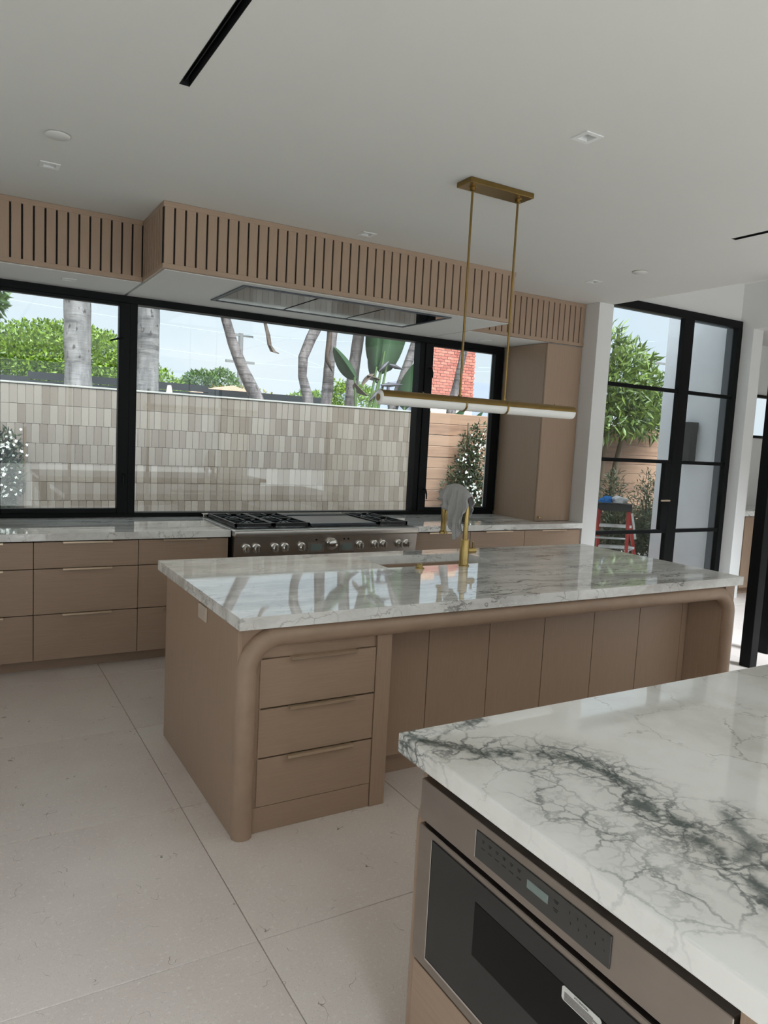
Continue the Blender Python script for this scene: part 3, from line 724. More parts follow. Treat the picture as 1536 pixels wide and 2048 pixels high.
for i in range(7): b.box(mx-.0051, mx-.0047, .4735+(.012 if i in (3, 6) else 0), .5555, .6245+i*.0024, .6255+i*.0024)
obj('sticker_text', b, M['ink'], df)['kind'] = 'stuff'

# ------------------------------------------------------------------ pendant lamp
t = thing('pendant_lamp', 'brass linear pendant lamp with a white glass tube over the island', 'lamp', (2.09, 2.92, H))
obj('canopy', B().box(1.878, 2.302, 2.857, 2.985, 2.960, H-.0005, .002), M['brass'], t)
for x, xb_ in ((1.936, 1.936), (2.243, 2.243)):
    rd = obj('rod', B().cyl((x, 2.92, 1.866), (x, 2.92, 2.960), .0062, n=12), M['brass'], t, True)
    obj('collar', B().lathe((x, 2.92, 2.938), [(.010,0),(.016,.004),(.016,.018),(.022,.022)], 16), M['brass'], rd, True); obj('foot', B().cyl((x, 2.92, 1.866), (x, 2.92, 1.882), .011, n=12), M['brass'], rd, True)
rt = .036; zt2 = 1.834; xa, xb = 1.432, 2.775
obj('glass_tube', B().lathe((0, 2.92, zt2), [(.030, xa),(rt, xa+.006),(rt, xb-.03),(rt*.93, xb-.013),(rt*.6, xb-.002),(.008, xb)], 32, 'x'), M['opal'], t, True)
n = 20; out = [(2.92+(rt+.004)*math.cos(math.radians(a)), zt2+(rt+.004)*math.sin(math.radians(a))) for a in [8+164*i/n for i in range(n+1)]]
inn = [(2.92+(rt+.0006)*math.cos(math.radians(a)), zt2+(rt+.0006)*math.sin(math.radians(a))) for a in [172-164*i/n for i in range(n+1)]]
obj('brass_cover', B().prism(out+inn, 'x', xa+.012, xb-.014), M['brass'], t, True)
obj('end_disc', B().lathe((0, 2.92, zt2), [(.018, xa-.003),(.018, xa+.001)], 24, 'x'), M['brass'], t, True)
for x in (1.955, 2.240):
    ro, ri = rt+.0048, rt+.0004
    o2 = [(2.92+ro*math.cos(2*math.pi*i/32), zt2+ro*math.sin(2*math.pi*i/32)) for i in range(33)]
    b = B(); 
    for i in range(32):
        p0, p1 = o2[i], o2[i+1]; q0 = (2.92+ri*math.cos(2*math.pi*i/32), zt2+ri*math.sin(2*math.pi*i/32)); q1 = (2.92+ri*math.cos(2*math.pi*(i+1)/32), zt2+ri*math.sin(2*math.pi*(i+1)/32))
        b.prism([p0, p1, q1, q0], 'x', x, x+.010)
    obj('clip', b, M['brass'], t)
for x in (1.70, 2.34, 2.62): obj('screw', B().lathe((x, 2.92, zt2+rt+.0035), [(.004,0),(.004,.006),(.002,.007)], 10), M['brass'], t, True)

# ------------------------------------------------------------------ ceiling fittings
def downlight(x, y, z, label, s=.05, q=.032):
    t = thing('downlight', label, 'downlight', (x, y, z), 'square recessed downlights')
    def fr(b, o, i, za, zb):
        b.box(x-o, x+o, y-o, y-i, za, zb).box(x-o, x+o, y+i, y+o, za, zb).box(x-o, x-i, y-i, y+i, za, zb).box(x+i, x+o, y-i, y+i, za, zb); return b
    obj('trim', fr(B(), s, q-.003, z-.0045, z-.0004), M['trimwhite'], t)
    if z > 2.9:
        obj('reflector', fr(B(), q-.0005, q-.004, z-.0004, z+.05), M['trimwhite'], t)
        obj('lens', B().box(x-q+.004, x+q-.004, y-q+.004, y+q-.004, z+.046, z+.055), M['steel'], t)
    else: obj('lens', B().box(x-q+.003, x+q-.003, y-q+.003, y+q-.003, z-.0030, z-.0004), M['trimwhite'], t)
for (x, y), lab in zip(LIGHTS, ('square white downlight at the ceiling left, below the round disc', 'square white downlight nearest the camera, right of the pendant', 'square white downlight in the ceiling in front of the hood soffit', 'square white downlight in the ceiling near the right slatted soffit')): downlight(x, y, H, lab)
downlight(.263, 5.19, SF, 'square white downlight under the left soffit above the window', .045)
downlight(3.886, 5.27, SF, 'square white downlight under the right soffit beside the tall cabinet', .045)
for x, y, lab in ((.019, 3.65, 'round white ceiling disc at the upper left'), (4.092, 3.677, 'round white ceiling disc at the right, near the ceiling edge')):
    t = thing('ceiling_disc', lab, 'detector', (x, y, H), 'round ceiling discs')
    obj('cover', B().lathe((x, y, H-.012), [(.052,0),(.056,.003),(.056,.0085)], 32), M['ceil'], t, True)
    obj('shadow_gap', B().lathe((x, y, H-.0035), [(.046,0),(.046,.0031)], 24), M['dark_gap'], t)
for (x0, x1, ya, yb), lab in zip(SLOTS, ('black linear air slot at the top left of the ceiling', 'black linear air slot at the right side of the ceiling')):
    t = thing('linear_diffuser', lab, 'air vent', ((x0+x1)/2, (ya+yb)/2, H), 'black linear ceiling slots')
    obj('channel', B().box(x0, x0+.0025, ya, yb, H-.0006, H+.055).box(x1-.0025, x1, ya, yb, H-.0006, H+.055).box(x0, x1, ya, yb, H+.055, H+.06).box(x0, x1, yb-.003, yb, H, H+.055), M['blackmatte'], t)
    obj('blade', B().box((x0+x1)/2-.002, (x0+x1)/2+.002, ya+.003, yb-.004, H+.012, H+.045), M['blackmatte'], t)

# ------------------------------------------------------------------ pantry cabinet
t = thing('pantry_cabinet', 'beige pantry base cabinet seen through the right opening', 'cabinet', (8.5, 4.87, 0))
obj('carcass', B().box(7.45, 9.7, 4.90, 5.455, .09, .935), M['cabp'], t); obj('toe_kick', B().box(7.46, 9.7, 4.94, 4.95, 0, .09), M['cabp'], t)
obj('end_stile', B().box(7.45, 7.53, 4.874, 4.90, .0, .935, .001), M['cabv'], t)
for i in range(4):
    a = 7.535+i*.52; d = obj('door', B().box(a, a+.515, 4.872, 4.90, .09, .930, .001), M['cabv'], t)
    obj('frame', B().box(a, a+.06, 4.866, 4.872, .09, .93).box(a+.455, a+.515, 4.866, 4.872, .09, .93).box(a+.06, a+.455, 4.866, 4.872, .09, .15).box(a+.06, a+.455, 4.866, 4.872, .87, .93), M['cabv'], d)
tag(obj('worktop', B().box(7.42, 9.74, 4.845, 5.455, .94, 1.0, .002), M['marble']), 'stone worktop on the pantry cabinet', 'worktop')

# ------------------------------------------------------------------ garden
g = tag(obj('ground', B().box(-14, 34, 5.73, 60, -.25, -.1).box(7.41, 34, 5.63, 5.73, -.25, -.1).box(4.97, 7.2, 5.06, 5.73, -.25, -.1).box(-14, 34, -20, -3.66, -.25, -.1).box(-14, -2.06, -3.66, 5.73, -.25, -.1), M['concrete']), 'pale patio ground around the house', 'ground', kind='structure')
# tiled garden wall
WY = 8.3
tw = thing('tiled_garden_wall', 'garden wall clad in glossy beige upright tiles behind the window', 'wall', (2.4, WY, 0), kind='structure')
obj('core', B().box(-2.6, 5.05, WY+.016, WY+.22, -.1, 1.995), M['grout'], tw)
obj('coping', B().box(-2.65, 5.08, WY-.012, WY+.25, 1.995, 2.016, .004), M['coping'], tw)
tw_w, tw_h = .078, .205
tile_me = B().box(-tw_w/2+.0016, tw_w/2-.0016, -.008, .008, -tw_h/2+.0016, tw_h/2-.0016, .002).mesh('tile'); tile_me.materials.append(M['zel'])
spots = []; cuts = []
for rr in range(10):
    zc2 = 1.993-tw_h*(rr+.5); off = random.uniform(0, tw_w)
    for c in range(int(7.65/tw_w)+1):
        x = -2.6+off+tw_w*(c+.5)
        if x+tw_w/2 > 5.05: cuts.append((x-tw_w/2, zc2)); break
        spots.append((x, zc2))
vis = [s for s in spots if .05 < s[0] < 5.05 and s[1] > .6]
random.shuffle(vis)
def sz(s): return Vector((s[0], WY, s[1])-0*Vector((0,0,0)) if False else (s[0], WY, s[1]))
vis.sort(key=lambda s: (Vector((s[0], WY, s[1]))-CAM).length)
sel = set(vis[:300])
bs = B()
for s in spots:
    tilt = random.uniform(-.012, .012), random.uniform(-.012, .012)
    if s in sel:
        o = bpy.data.objects.new('tile', tile_me); COL.objects.link(o); o.parent = tw; o.matrix_parent_inverse = Matrix.Translation(-Vector(tw.location))
        o.location = (s[0], WY+.008, s[1]); o.rotation_euler = (tilt[0], 0, tilt[1])
    else:
        bs.box(s[0]-tw_w/2+.0016, s[0]+tw_w/2-.0016, WY+random.uniform(-.001, .001), WY+.016, s[1]-tw_h/2+.0016, s[1]+tw_h/2-.0016)
for xc_, zc_ in cuts:
    if 5.05-xc_ > .012: bs.box(xc_+.0016, 5.05, WY, WY+.016, zc_-tw_h/2+.0016, zc_+tw_h/2-.0016)
r_ = obj('tile_field', bs, M['zels'], tw); r_['kind'] = 'stuff'
# cedar fence
fn = thing('cedar_fence', 'horizontal cedar board fence right of the tiled garden wall', 'fence', (8, 8.4, 0))
bh = .158; me_b = B().box(-.9, .9, -.012, .012, -bh/2+.0003, bh/2-.0003, .008).mesh('board'); me_b.materials.append(M['cedar'])
for rr in range(13):
    for i in range(5):
        o = bpy.data.objects.new('board', me_b); COL.objects.link(o); o.parent = fn; o.matrix_parent_inverse = Matrix.Translation(-Vector(fn.location))
        o.location = (5.96+i*1.804, 8.4+random.uniform(-.004, .004), 2.02-bh*(rr+.5))
for i in range(6): obj('post', B().box(5.10+i*1.804-.05, 5.10+i*1.804+.04, 8.414, 8.50, -.1, 2.0), M['stem'], fn)

# ---- foliage helpers
def leaves(name, n, blobs, L, W, mat, parent, shell=.35, droop=0, seed=1):
    rn = random.Random(seed); vs = []; fs = []
    tot = sum(b[3]*b[4]*b[5] for b in blobs)
    for (cx, cy, cz, ax, ay, az) in blobs:
        k = int(n*ax*ay*az/tot)
        for _ in range(k):
            d = Vector((rn.gauss(0,1), rn.gauss(0,1), rn.gauss(0,1))).normalized()
            rr = 1-shell*rn.random()**1.5
            p = Vector((cx+d.x*ax*rr, cy+d.y*ay*rr, cz+d.z*az*rr))
            if p.z < 0: continue
            dirv = (d*.8+Vector((rn.gauss(0,.6), rn.gauss(0,.6), rn.gauss(0,.6)-droop))).normalized()
            side = dirv.cross(Vector((rn.gauss(0,1), rn.gauss(0,1), rn.gauss(0,1)))).normalized(); nrm = dirv.cross(side)
            l = L*rn.uniform(.6, 1.25); w = W*rn.uniform(.7, 1.2); i0 = len(vs)
            vs += [tuple(p), tuple(p+dirv*l*.45+side*w/2+nrm*w*.12), tuple(p+dirv*l), tuple(p+dirv*l*.45-side*w/2+nrm*w*.12)]
            fs += [(i0, i0+1, i0+2), (i0, i0+2, i0+3)]
    me = bpy.data.meshes.new(name); me.from_pydata(vs, [], fs); o = link(name, me, mat, parent); o['kind'] = 'stuff'; return o
def trunk(b, pts, rads, n=14, wob=.03, step=.12, seed=0):
    rn = random.Random(seed); P_ = []; Rr = []
    for (p, q, r0, r1) in zip(pts[:-1], pts[1:], rads[:-1], rads[1:]):
        p, q = Vector(p), Vector(q); k = max(2, int((q-p).length/step))
        for i in range(k): P_.append(p.lerp(q, i/k)); Rr.append((r0+(r1-r0)*i/k)*(1+rn.uniform(-wob, wob)))
    P_.append(Vector(pts[-1])); Rr.append(rads[-1]); b.tube(P_, Rr, n); return b
def fronds(parent, c, n, L, mat, seed):
    rn = random.Random(seed)
    for i in range(n):
        a = 2*math.pi*i/n+rn.uniform(-.2, .2); el = rn.uniform(.1, .9); vs = []; fs = []
        prev = None; pts = []
        for s in range(9):
            t_ = s/8; rr = L*t_; z = L*(math.sin(el)*t_-1.0*t_*t_*.8)
            pts.append(Vector((c[0]+math.cos(a)*rr*math.cos(el*.6), c[1]+math.sin(a)*rr*math.cos(el*.6), c[2]+z)))
        side = Vector((-math.sin(a), math.cos(a), 0))
        for s in range(1, 9):
            for sg in (-1, 1):
                for q in (0, .5):
                    p = pts[s-1].lerp(pts[s], q); w = .45*L/2.2*math.sin(math.pi*(s/9)*.9+.2); i0 = len(vs)
                    d = (pts[s]-pts[s-1]).normalized(); tip = p+side*sg*w+d*w*.5-Vector((0,0,w*.35))
                    vs += [tuple(p-d*.02), tuple(p+d*.03), tuple(tip)]; fs.append((i0, i0+1, i0+2))
        me = bpy.data.meshes.new('frond'); me.from_pydata(vs, [], fs); link('frond', me, mat, parent)

# ---- big palms and slender trunks behind the tiled wall
def palm(name, label, pts, rads, mat, seed, crown=2.2, n=14, nf=12, group='palm trunks behind the tiled wall'):
    t = thing(name, label, 'palm', (pts[0][0], pts[0][1], -.1), group)
    obj('trunk', trunk(B(), pts, rads, n, seed=seed), mat, t, True)
    if crown: fronds(t, pts[-1], nf, crown, M['leafmid'], seed)
palm('palm_tree', 'thick grey palm trunk in the left window pane', [(.93,9.5,-.1),(.925,9.5,1.6),(.905,9.5,2.5),(.895,9.5,3.1),(.90,9.5,6.2)], [.21,.165,.155,.162,.15], M['palmbark'], 1, 2.4, 20)
palm('palm_tree', 'thick grey palm trunk right of the dark left window mullion', [(1.73,9.5,-.1),(1.735,9.5,1.6),(1.74,9.5,2.5),(1.73,9.5,3.1),(1.72,9.5,6.0)], [.2,.15,.145,.15,.14], M['palmbark'], 2, 2.4, 20)
palm('palm_tree', 'slanting rough grey trunk leaning left in the middle pane', [(3.50,9.5,-.1),(3.36,9.5,1.7),(3.22,9.5,2.1),(3.02,9.5,2.45),(2.86,9.5,2.8),(2.75,9.5,3.12),(2.45,9.5,4.6)], [.11,.095,.092,.08,.07,.062,.05], M['thinbark'], 3, 1.6, 10, 9)
palm('palm_tree', 'curved pale trunk left of the two straight dark trunks', [(4.12,9.6,-.1),(4.09,9.6,1.8),(4.05,9.6,2.15),(3.95,9.6,2.45),(3.95,9.6,2.72),(4.06,9.6,3.0),(4.16,9.6,3.2),(4.3,9.6,4.4)], [.09,.075,.075,.065,.07,.075,.08,.06], M['thinbark'], 4, 1.6, 10, 9)
palm('palm_tree', 'straight dark ringed trunk, left one of the close pair', [(4.40,9.7,-.1),(4.40,9.7,2.1),(4.42,9.7,2.6),(4.45,9.7,3.2),(4.5,9.7,4.9)], [.09,.085,.08,.078,.06], M['thinbark'], 5, 1.6, 12, 9)
palm('palm_tree', 'straight dark ringed trunk, right one of the close pair', [(4.80,9.7,-.1),(4.81,9.7,2.1),(4.83,9.7,2.6),(4.90,9.7,3.2),(5.0,9.7,4.9)], [.1,.095,.09,.085,.06], M['thinbark'], 6, 1.6, 12, 9)
palm('palm_tree', 'grey trunk leaning right beside the right dark mullion', [(5.2,9.5,-.1),(5.42,9.5,2.0),(5.56,9.5,2.45),(5.78,9.5,3.1),(6.1,9.5,4.4)], [.085,.08,.072,.068,.05], M['thinbark'], 7, 1.6, 10, 9)
palm('palm_tree', 'thin mottled trunk in front of the brick chimney', [(6.5,9.6,-.1),(6.62,9.6,2.2),(6.70,9.6,2.6),(6.82,9.6,3.2),(7.0,9.6,4.4)], [.085,.085,.062,.058,.045], M['thinbark'], 8, 1.5, 10, 9)
def deadfrond(label, pts, wid, seed):
    rn = random.Random(seed); vs = []; fs = []
    for i, p in enumerate(pts):
        w = wid*math.sin(math.pi*min(1, (i+.4)/(len(pts))))
        vs += [(p[0]-w*rn.uniform(.5, 1), p[1]+.03*rn.uniform(-1, 1), p[2]), (p[0], p[1]-.03, p[2]-.01), (p[0]+w*rn.uniform(.5, 1), p[1]+.03*rn.uniform(-1, 1), p[2])]
    for i in range(len(pts)-1):
        a = 3*i; fs += [(a, a+1, a+4, a+3), (a+1, a+2, a+5, a+4)]
    me = bpy.data.meshes.new('dry_leaf'); me.from_pydata(vs, [], fs); o = link('hanging_dry_leaf', me, M['deadleaf'], None, True)
    sm = o.modifiers.new('thickness', 'SOLIDIFY'); sm.thickness = .004
    tag(o, label, 'leaf', 'dry hanging leaves')
deadfrond('dry brown leaf hanging left of the curved trunk', [(3.33,9.45,3.5),(3.30,9.45,3.1),(3.33,9.45,2.95),(3.37,9.45,2.82),(3.42,9.45,2.74),(3.50,9.45,2.72)], .05, 1)
deadfrond('dry brown leaf hanging against the left straight trunk', [(4.32,9.5,3.4),(4.31,9.5,3.1),(4.30,9.5,2.9),(4.28,9.5,2.78),(4.30,9.5,2.68),(4.36,9.5,2.55)], .05, 2)

# ---- giant bird of paradise
bp_ = thing('bird_of_paradise', 'tall plant with big paddle leaves rising above the tiled wall', 'plant', (4.95, 9.25, -.1))
def paddle(base, tip, wid, bend, mat=None, face=.6):
    base, tip = Vector(base), Vector(tip); ax = tip-base; L = ax.length; up = ax.normalized(); sd = up.cross(Vector((0, 1, 0))).normalized()*face+Vector((0, 1, 0))*(1-face)*.6
    vs = []; fs = []; n = 12
    for i in range(n+1):
        s = i/n; w = wid*(math.sin(math.pi*(s**.75))**.7 if 0 < s < 1 else .01)
        p = base+ax*s+Vector((bend[0]*s*s, bend[1]*s*s, 0))
        vs += [tuple(p-sd*w+Vector((0, .10*w/wid, 0))), tuple(p), tuple(p+sd*w+Vector((0, .10*w/wid, 0)))]
    for i in range(n):
        a = 3*i; fs += [(a, a+1, a+4, a+3), (a+1, a+2, a+5, a+4)]
    me = bpy.data.meshes.new('leaf_blade'); me.from_pydata(vs, [], fs); o = link('leaf_blade', me, mat or M['leafbig'], bp_, True)
    sm = o.modifiers.new('thickness', 'SOLIDIFY'); sm.thickness = .004
    return o
for base, tip, w, bd in (((4.96,9.25,2.6),(5.0,9.25,3.8),.2,(-.04,0)), ((5.07,9.25,2.56),(5.32,9.25,3.8),.40,(.18,0)), ((4.66,9.25,2.44),(4.30,9.25,2.88),.15,(-.04,0)), ((5.50,9.25,2.05),(5.68,9.25,2.85),.20,(.05,0)), ((5.0,9.25,2.42),(4.86,9.25,3.0),.07,(0,0)), ((6.2,9.4,1.75),(5.9,9.4,2.35),.16,(-.1,0)), ((6.6,9.5,1.7),(6.75,9.5,2.2),.13,(.1,0)), ((6.95,9.5,1.6),(7.1,9.5,2.15),.12,(.1,0))): paddle(base, tip, w, bd)
for base, tip, w, bd in (((4.60,9.2,2.40),(4.78,9.2,2.22),.09,(.05,0)), ((4.92,9.2,2.55),(4.72,9.2,2.35),.06,(0,0)), ((5.02,9.2,2.48),(4.80,9.2,2.52),.05,(0,0))): paddle(base, tip, w, bd, M['deadleaf'])
for a, c in (((4.76,9.25,1.2),(4.98,9.25,2.66)), ((4.80,9.25,1.2),(5.05,9.25,2.62)), ((4.86,9.25,1.2),(5.10,9.25,2.9)), ((4.74,9.25,1.2),(4.62,9.25,2.48)), ((5.3,9.25,1.2),(5.50,9.25,2.1)), ((4.9,9.25,1.2),(5.15,9.25,2.7)), ((6.2,9.4,.8),(6.2,9.4,1.8)), ((6.62,9.5,.8),(6.6,9.5,1.75)), ((6.95,9.5,.8),(6.95,9.5,1.65))): obj('stalk', B().tube([a, c], [.03, .016], 8), M['leafmid'], bp_, True)
for p, d, L in (((5.08,9.2,2.40),(1,0,.10),.34), ((5.14,9.2,2.26),(1,0,.02),.34), ((5.02,9.2,2.32),(-.5,0,-.5),.26), ((5.16,9.2,2.40),(.1,0,-1),.42), ((5.20,9.2,2.70),(1,0,-.2),.22), ((5.12,9.2,2.72),(-.6,0,-.6),.2)):
    p = Vector(p); d = Vector(d).normalized()
    obj('flower_bract', B().tube([p-d*.04, p+d*L*.3, p+d*L*.7, p+d*L], [.012,.035,.018,.003], 8), M['beak'], bp_, True)

# ---- trees and shrubs
def tree(name, label, blobs, n, L, W, mat, stempts, rads, cat='tree', group=None, seed=3, droop=0, shell=.35):
    t = thing(name, label, cat, (stempts[0][0], stempts[0][1], -.1), group)
    obj('trunk', trunk(B(), stempts, rads, 10, seed=seed), M['stem'], t, True)
    leaves('foliage', n, blobs, L, W, M[mat], t, shell, droop, seed); return t
tree('rounded_tree', 'dense bright green rounded tree behind the left palms', [(1.45,16.5,2.3,2.2,1.6,1.35),(.2,16.6,2.2,1.5,1.3,.95),(2.9,16.6,2.1,1.4,1.2,.95),(1.9,16.0,2.8,1.2,1.2,.75),(.9,16.1,2.5,1.2,1.2,.85)], 42000, .095, .05, 'leafbright', [(1.5,16.6,-.1),(1.5,16.6,1.6)], [.2,.15])
tree('distant_tree', 'small pale green tree behind the leaning trunk', [(4.9,18,2.6,.5,.5,.45),(5.5,18.2,2.65,.45,.45,.5),(4.55,18,2.4,.4,.4,.4)], 5000, .09, .045, 'leafmid', [(5,18,-.1),(5,18,2.4)], [.1,.07])
tree('flowering_bush', 'yellowish green bush above the dark fence', [(5.0,15.5,2.15,1.3,.4,.42),(6.3,15.6,2.1,.6,.4,.35)], 2600, .09, .05, 'leafyel', [(5.2,15.5,-.1),(5.2,15.5,2)], [.06,.05])
tree('distant_tree', 'small light green tree behind the two straight trunks', [(8.0,18,2.35,.9,.5,.4),(9.2,18,2.6,.75,.5,.5),(8.7,18,3.0,.3,.3,.12)], 5000, .10, .05, 'leafbright', [(8.8,18,-.1),(8.8,18,2.4)], [.1,.07])
tree('leafy_tree', 'pale leafy branch at the upper left corner of the window', [(.05,14,3.75,.32,.4,.5),(.0,14,3.35,.22,.3,.3)], 700, .16, .07, 'leafmid', [(-.6,14,-.1),(-.5,14,2.5),(-.05,14,3.7)], [.1,.08,.03])
tree('long_leaf_tree', 'green tree with long narrow leaves overhanging the cedar fence', [(8.45,7.85,2.75,.62,.5,.55),(9.15,7.9,2.45,.65,.5,.45),(9.0,7.85,2.15,.75,.5,.28),(8.45,7.9,2.2,.5,.45,.4),(8.35,7.9,3.25,.25,.25,.25),(8.9,7.9,3.05,.3,.3,.2),(9.7,8.1,2.2,.4,.4,.35)], 3400, .19, .045, 'leaflong', [(8.9,8.1,-.1),(8.85,8.1,1.2),(8.9,7.95,2.3)], [.06,.05,.03], shell=.8)
tree('hanging_branch', 'sparse tall sprigs of the tree behind the steel door', [(8.35,7.95,3.35,.2,.2,.35),(8.8,7.95,3.2,.4,.2,.2),(9.65,8.6,2.9,.2,.3,.4)], 240, .17, .03, 'leaflong', [(8.6,8.15,-.1),(8.6,8.1,2.0),(8.5,8.0,3.2)], [.05,.04,.01], shell=.9, cat='branch')
sh = [('narrow upright shrub directly behind the ladder top', 8.45, 7.7, 1.28, .16), ('feathery dark shrub near the door lever', 9.22, 7.7, 1.25, .22), ('low dark shrub between ladder and door', 8.85, 7.5, .75, .30)]
for i, (lab, x, y, h, w) in enumerate(sh):
    tree('garden_shrub', lab, [(x, y, h*.5, w*1.5, w*1.5, h*.5), (x, y, h*.8, w*.8, w*.8, h*.28), (x+.05, y-.05, h*.3, w*2.0, w*1.6, h*.3)], 2600, .10, .016, 'leafdark', [(x, y, -.1), (x, y, h*.9)], [.025, .01], 'shrub', 'dark shrubs at the fence foot', 20+i, shell=.95)
tree('garden_shrub', 'low dark planting behind the red ladder', [(8.2,7.4,.3,.8,.3,.45),(9.3,7.35,.2,.7,.3,.4)], 3000, .11, .02, 'leafdark', [(8.6,7.4,-.1),(8.6,7.4,.3)], [.03,.02], 'shrub', 'dark shrubs at the fence foot', 31, shell=.95)
def jasmine(label, blobs, n, nf, fl, stake, seed):
    t = tree('jasmine_vine', label, blobs, n, .07, .026, 'leafdark', [(stake[0], stake[1], -.1), (stake[0], stake[1], stake[2])], [.018, .014], 'vine', 'white flowering vines', seed, shell=.9)
    rn = random.Random(seed); b = B()
    for (cx, cy, cz, s, k) in fl:
        for _ in range(k):
            p = Vector((cx+rn.gauss(0, s), cy-rn.random()*.08, cz+rn.gauss(0, s)))
            for q in range(5):
                a = q*2*math.pi/5+rn.random(); u = Vector((math.cos(a), -.3, math.sin(a))); v = Vector((-math.sin(a), 0, math.cos(a)))
                f = [b.bm.verts.new(x) for x in (p, p+u*.009+v*.005, p+u*.016, p+u*.009-v*.005)]; b.bm.faces.new(f)
    o = obj('blossoms', b, M['flower'], t); o['kind'] = 'stuff'
jasmine('white flowering vine on a stake at the left picture edge', [(.03,8.1,1.25,.16,.1,.28),(.05,8.1,.95,.15,.1,.2),(.02,8.1,.6,.12,.1,.3)], 1700, 0, [(.02,8.05,1.38,.06,22),(.14,8.05,1.33,.05,8),(.05,8.05,1.05,.08,26),(.02,8.05,.86,.03,6)], (.22,8.15,1.55), 41)
jasmine('white flowering vine against the cedar fence in the right pane', [(6.0,8.15,1.35,.28,.12,.5),(5.85,8.15,.9,.36,.12,.45),(6.15,8.15,.7,.3,.12,.5),(6.1,8.15,1.7,.14,.1,.25)], 3600, 0, [(5.75,8.02,1.40,.04,9),(6.05,8.02,1.55,.09,26),(6.2,8.02,1.45,.07,18),(5.82,8.02,1.2,.05,8),(5.9,8.02,1.0,.04,7),(5.95,8.02,.88,.07,26),(5.6,8.02,.80,.05,16),(6.15,8.02,.84,.06,10)], (6.0,8.28,1.9), 42)

# ---- neighbours: dark fence, roofs, chimney, poles, umbrella
t = thing('dark_slat_fence', 'long dark slat fence beyond the tiled wall', 'fence', (2, 12, -.1))
for i, (x0, x1, zt_) in enumerate(((-1.2, .55, 2.26), (.55, 3.3, 2.34), (3.3, 5.4, 2.29))):
    for q in range(4): obj('slat', B().box(x0, x1, 12, 12.03, zt_-.11-q*.125, zt_-q*.125), M['darkfence'], t)
    obj('post', B().box(x1-.06, x1, 12.03, 12.1, -.1, zt_), M['darkfence'], t)
t = thing('neighbour_house', 'neighbouring house with grey shingle roof and red brick chimney', 'house', (15, 21, -.1))
obj('wall', B().box(10.0, 22, 21.5, 26.4, -.1, 2.75), M['housewall'], t)
rb = B(); rv = [rb.bm.verts.new(p) for p in ((9.6,20.75,2.42),(22.5,20.75,2.42),(22.5,27.2,2.42),(9.6,27.2,2.42),(15.2,24,4.05),(19,24,4.05))]
for f_ in ((3,2,1,0),(0,1,5,4),(1,2,5),(2,3,4,5),(3,0,4)): rb.bm.faces.new([rv[i] for i in f_])
obj('roof', rb, M['roofgrey'], t)
obj('eave', B().box(9.2, 22.6, 20.6, 20.8, 2.28, 2.5), M['housewall'], t)
obj('chimney', B().box(13.07, 14.87, 20.03, 20.79, 1.5, 4.68), M['mortar'], t)
BW, BH_ = .255, .094
bk = B().box(-.5, .5, 0, .03, -BH_/2+.007, BH_/2-.007, .004).mesh('brick'); bk.materials.append(M['brick'])
for rr in range(20):
    z = 4.67-BH_*(rr+.5); x0_ = 13.07-(BW/2 if rr % 2 else 0)
    while x0_ < 14.86:
        a_, c_ = max(x0_, 13.07)+.006, min(x0_+BW, 14.87)-.006; x0_ += BW
        if c_-a_ < .03: continue
        o = bpy.data.objects.new('brick', bk); COL.objects.link(o); o.parent = t; o.matrix_parent_inverse = Matrix.Translation(-Vector(t.location)); o.location = ((a_+c_)/2, 20.0+random.uniform(-.005, .005), z); o.scale = (c_-a_, 1, 1)
obj('chimney_cap', B().box(13.02, 13.68, 20.0, 20.8, 4.68, 4.92), M['roofpink'], t); obj('chimney_cap', B().box(14.07, 14.58, 20.0, 20.8, 4.68, 4.87), M['roofpink'], t)
t = thing('far_house', 'low house with a pale clay roof behind the dark fence', 'house', (4.5, 15, -.1))
obj('wall', B().box(3.6, 5.2, 14.2, 15.0, -.1, 2.1), M['housewall'], t); obj('roof', B().prism([(3.5,2.28),(5.3,2.28),(4.4,2.50)], 'y', 14.0, 15.2), M['roofpink'], t)
t = thing('garden_umbrella', 'closed cream garden umbrella behind the tiled wall', 'umbrella', (1.995, 9.0, -.1))
obj('pole', B().cyl((1.90,9.0,-.1), (1.90,9.0,2.08), .02), M['poleWood'], t)
b = B(); n = 16; prev = None
for i in range(9):
    s = i/8; rr = .02+.10*math.sin(s*1.5); z = 2.135-s*.9
    rg = [b.bm.verts.new((1.90+rr*(1+.16*(k % 2))*math.cos(2*math.pi*k/n), 9.0+rr*(1+.16*(k % 2))*math.sin(2*math.pi*k/n), z)) for k in range(n)]
    if prev:
        for k in range(n): b.bm.faces.new((prev[k], prev[(k+1)%n], rg[(k+1)%n], rg[k]))
    else: b.bm.faces.new(rg)
    prev = rg
obj('canopy', b, M['umbrella'], t)
def pole(x, y, zt_, label, arms):
    t = thing('utility_pole', label, 'pole', (x, y, -.1), 'wooden utility poles')
    obj('pole', B().cyl((x, y, -.1), (x, y, zt_), .11, .08, 10), M['poleWood'], t)
    for dz, w in arms: obj('crossarm', B().box(x-w, x+w, y-.05, y+.05, zt_-dz-.04, zt_-dz+.04), M['poleWood'], t)
pole(7.98, 24, 4.86, 'wooden utility pole right of the slanting trunk', [(.06, .42), (.95, .5)])
pole(1.05, 27, 4.4, 'wooden utility pole above the rounded green tree at far left', [(.15, .8), (.4, .5)])
pole(15.6, 26, 3.95, 'utility pole with low crossarms behind the curved trunk', [(.1, .6)])
pole(26, 22, 5.6, 'utility pole seen through the steel door', [(.1, .9)])
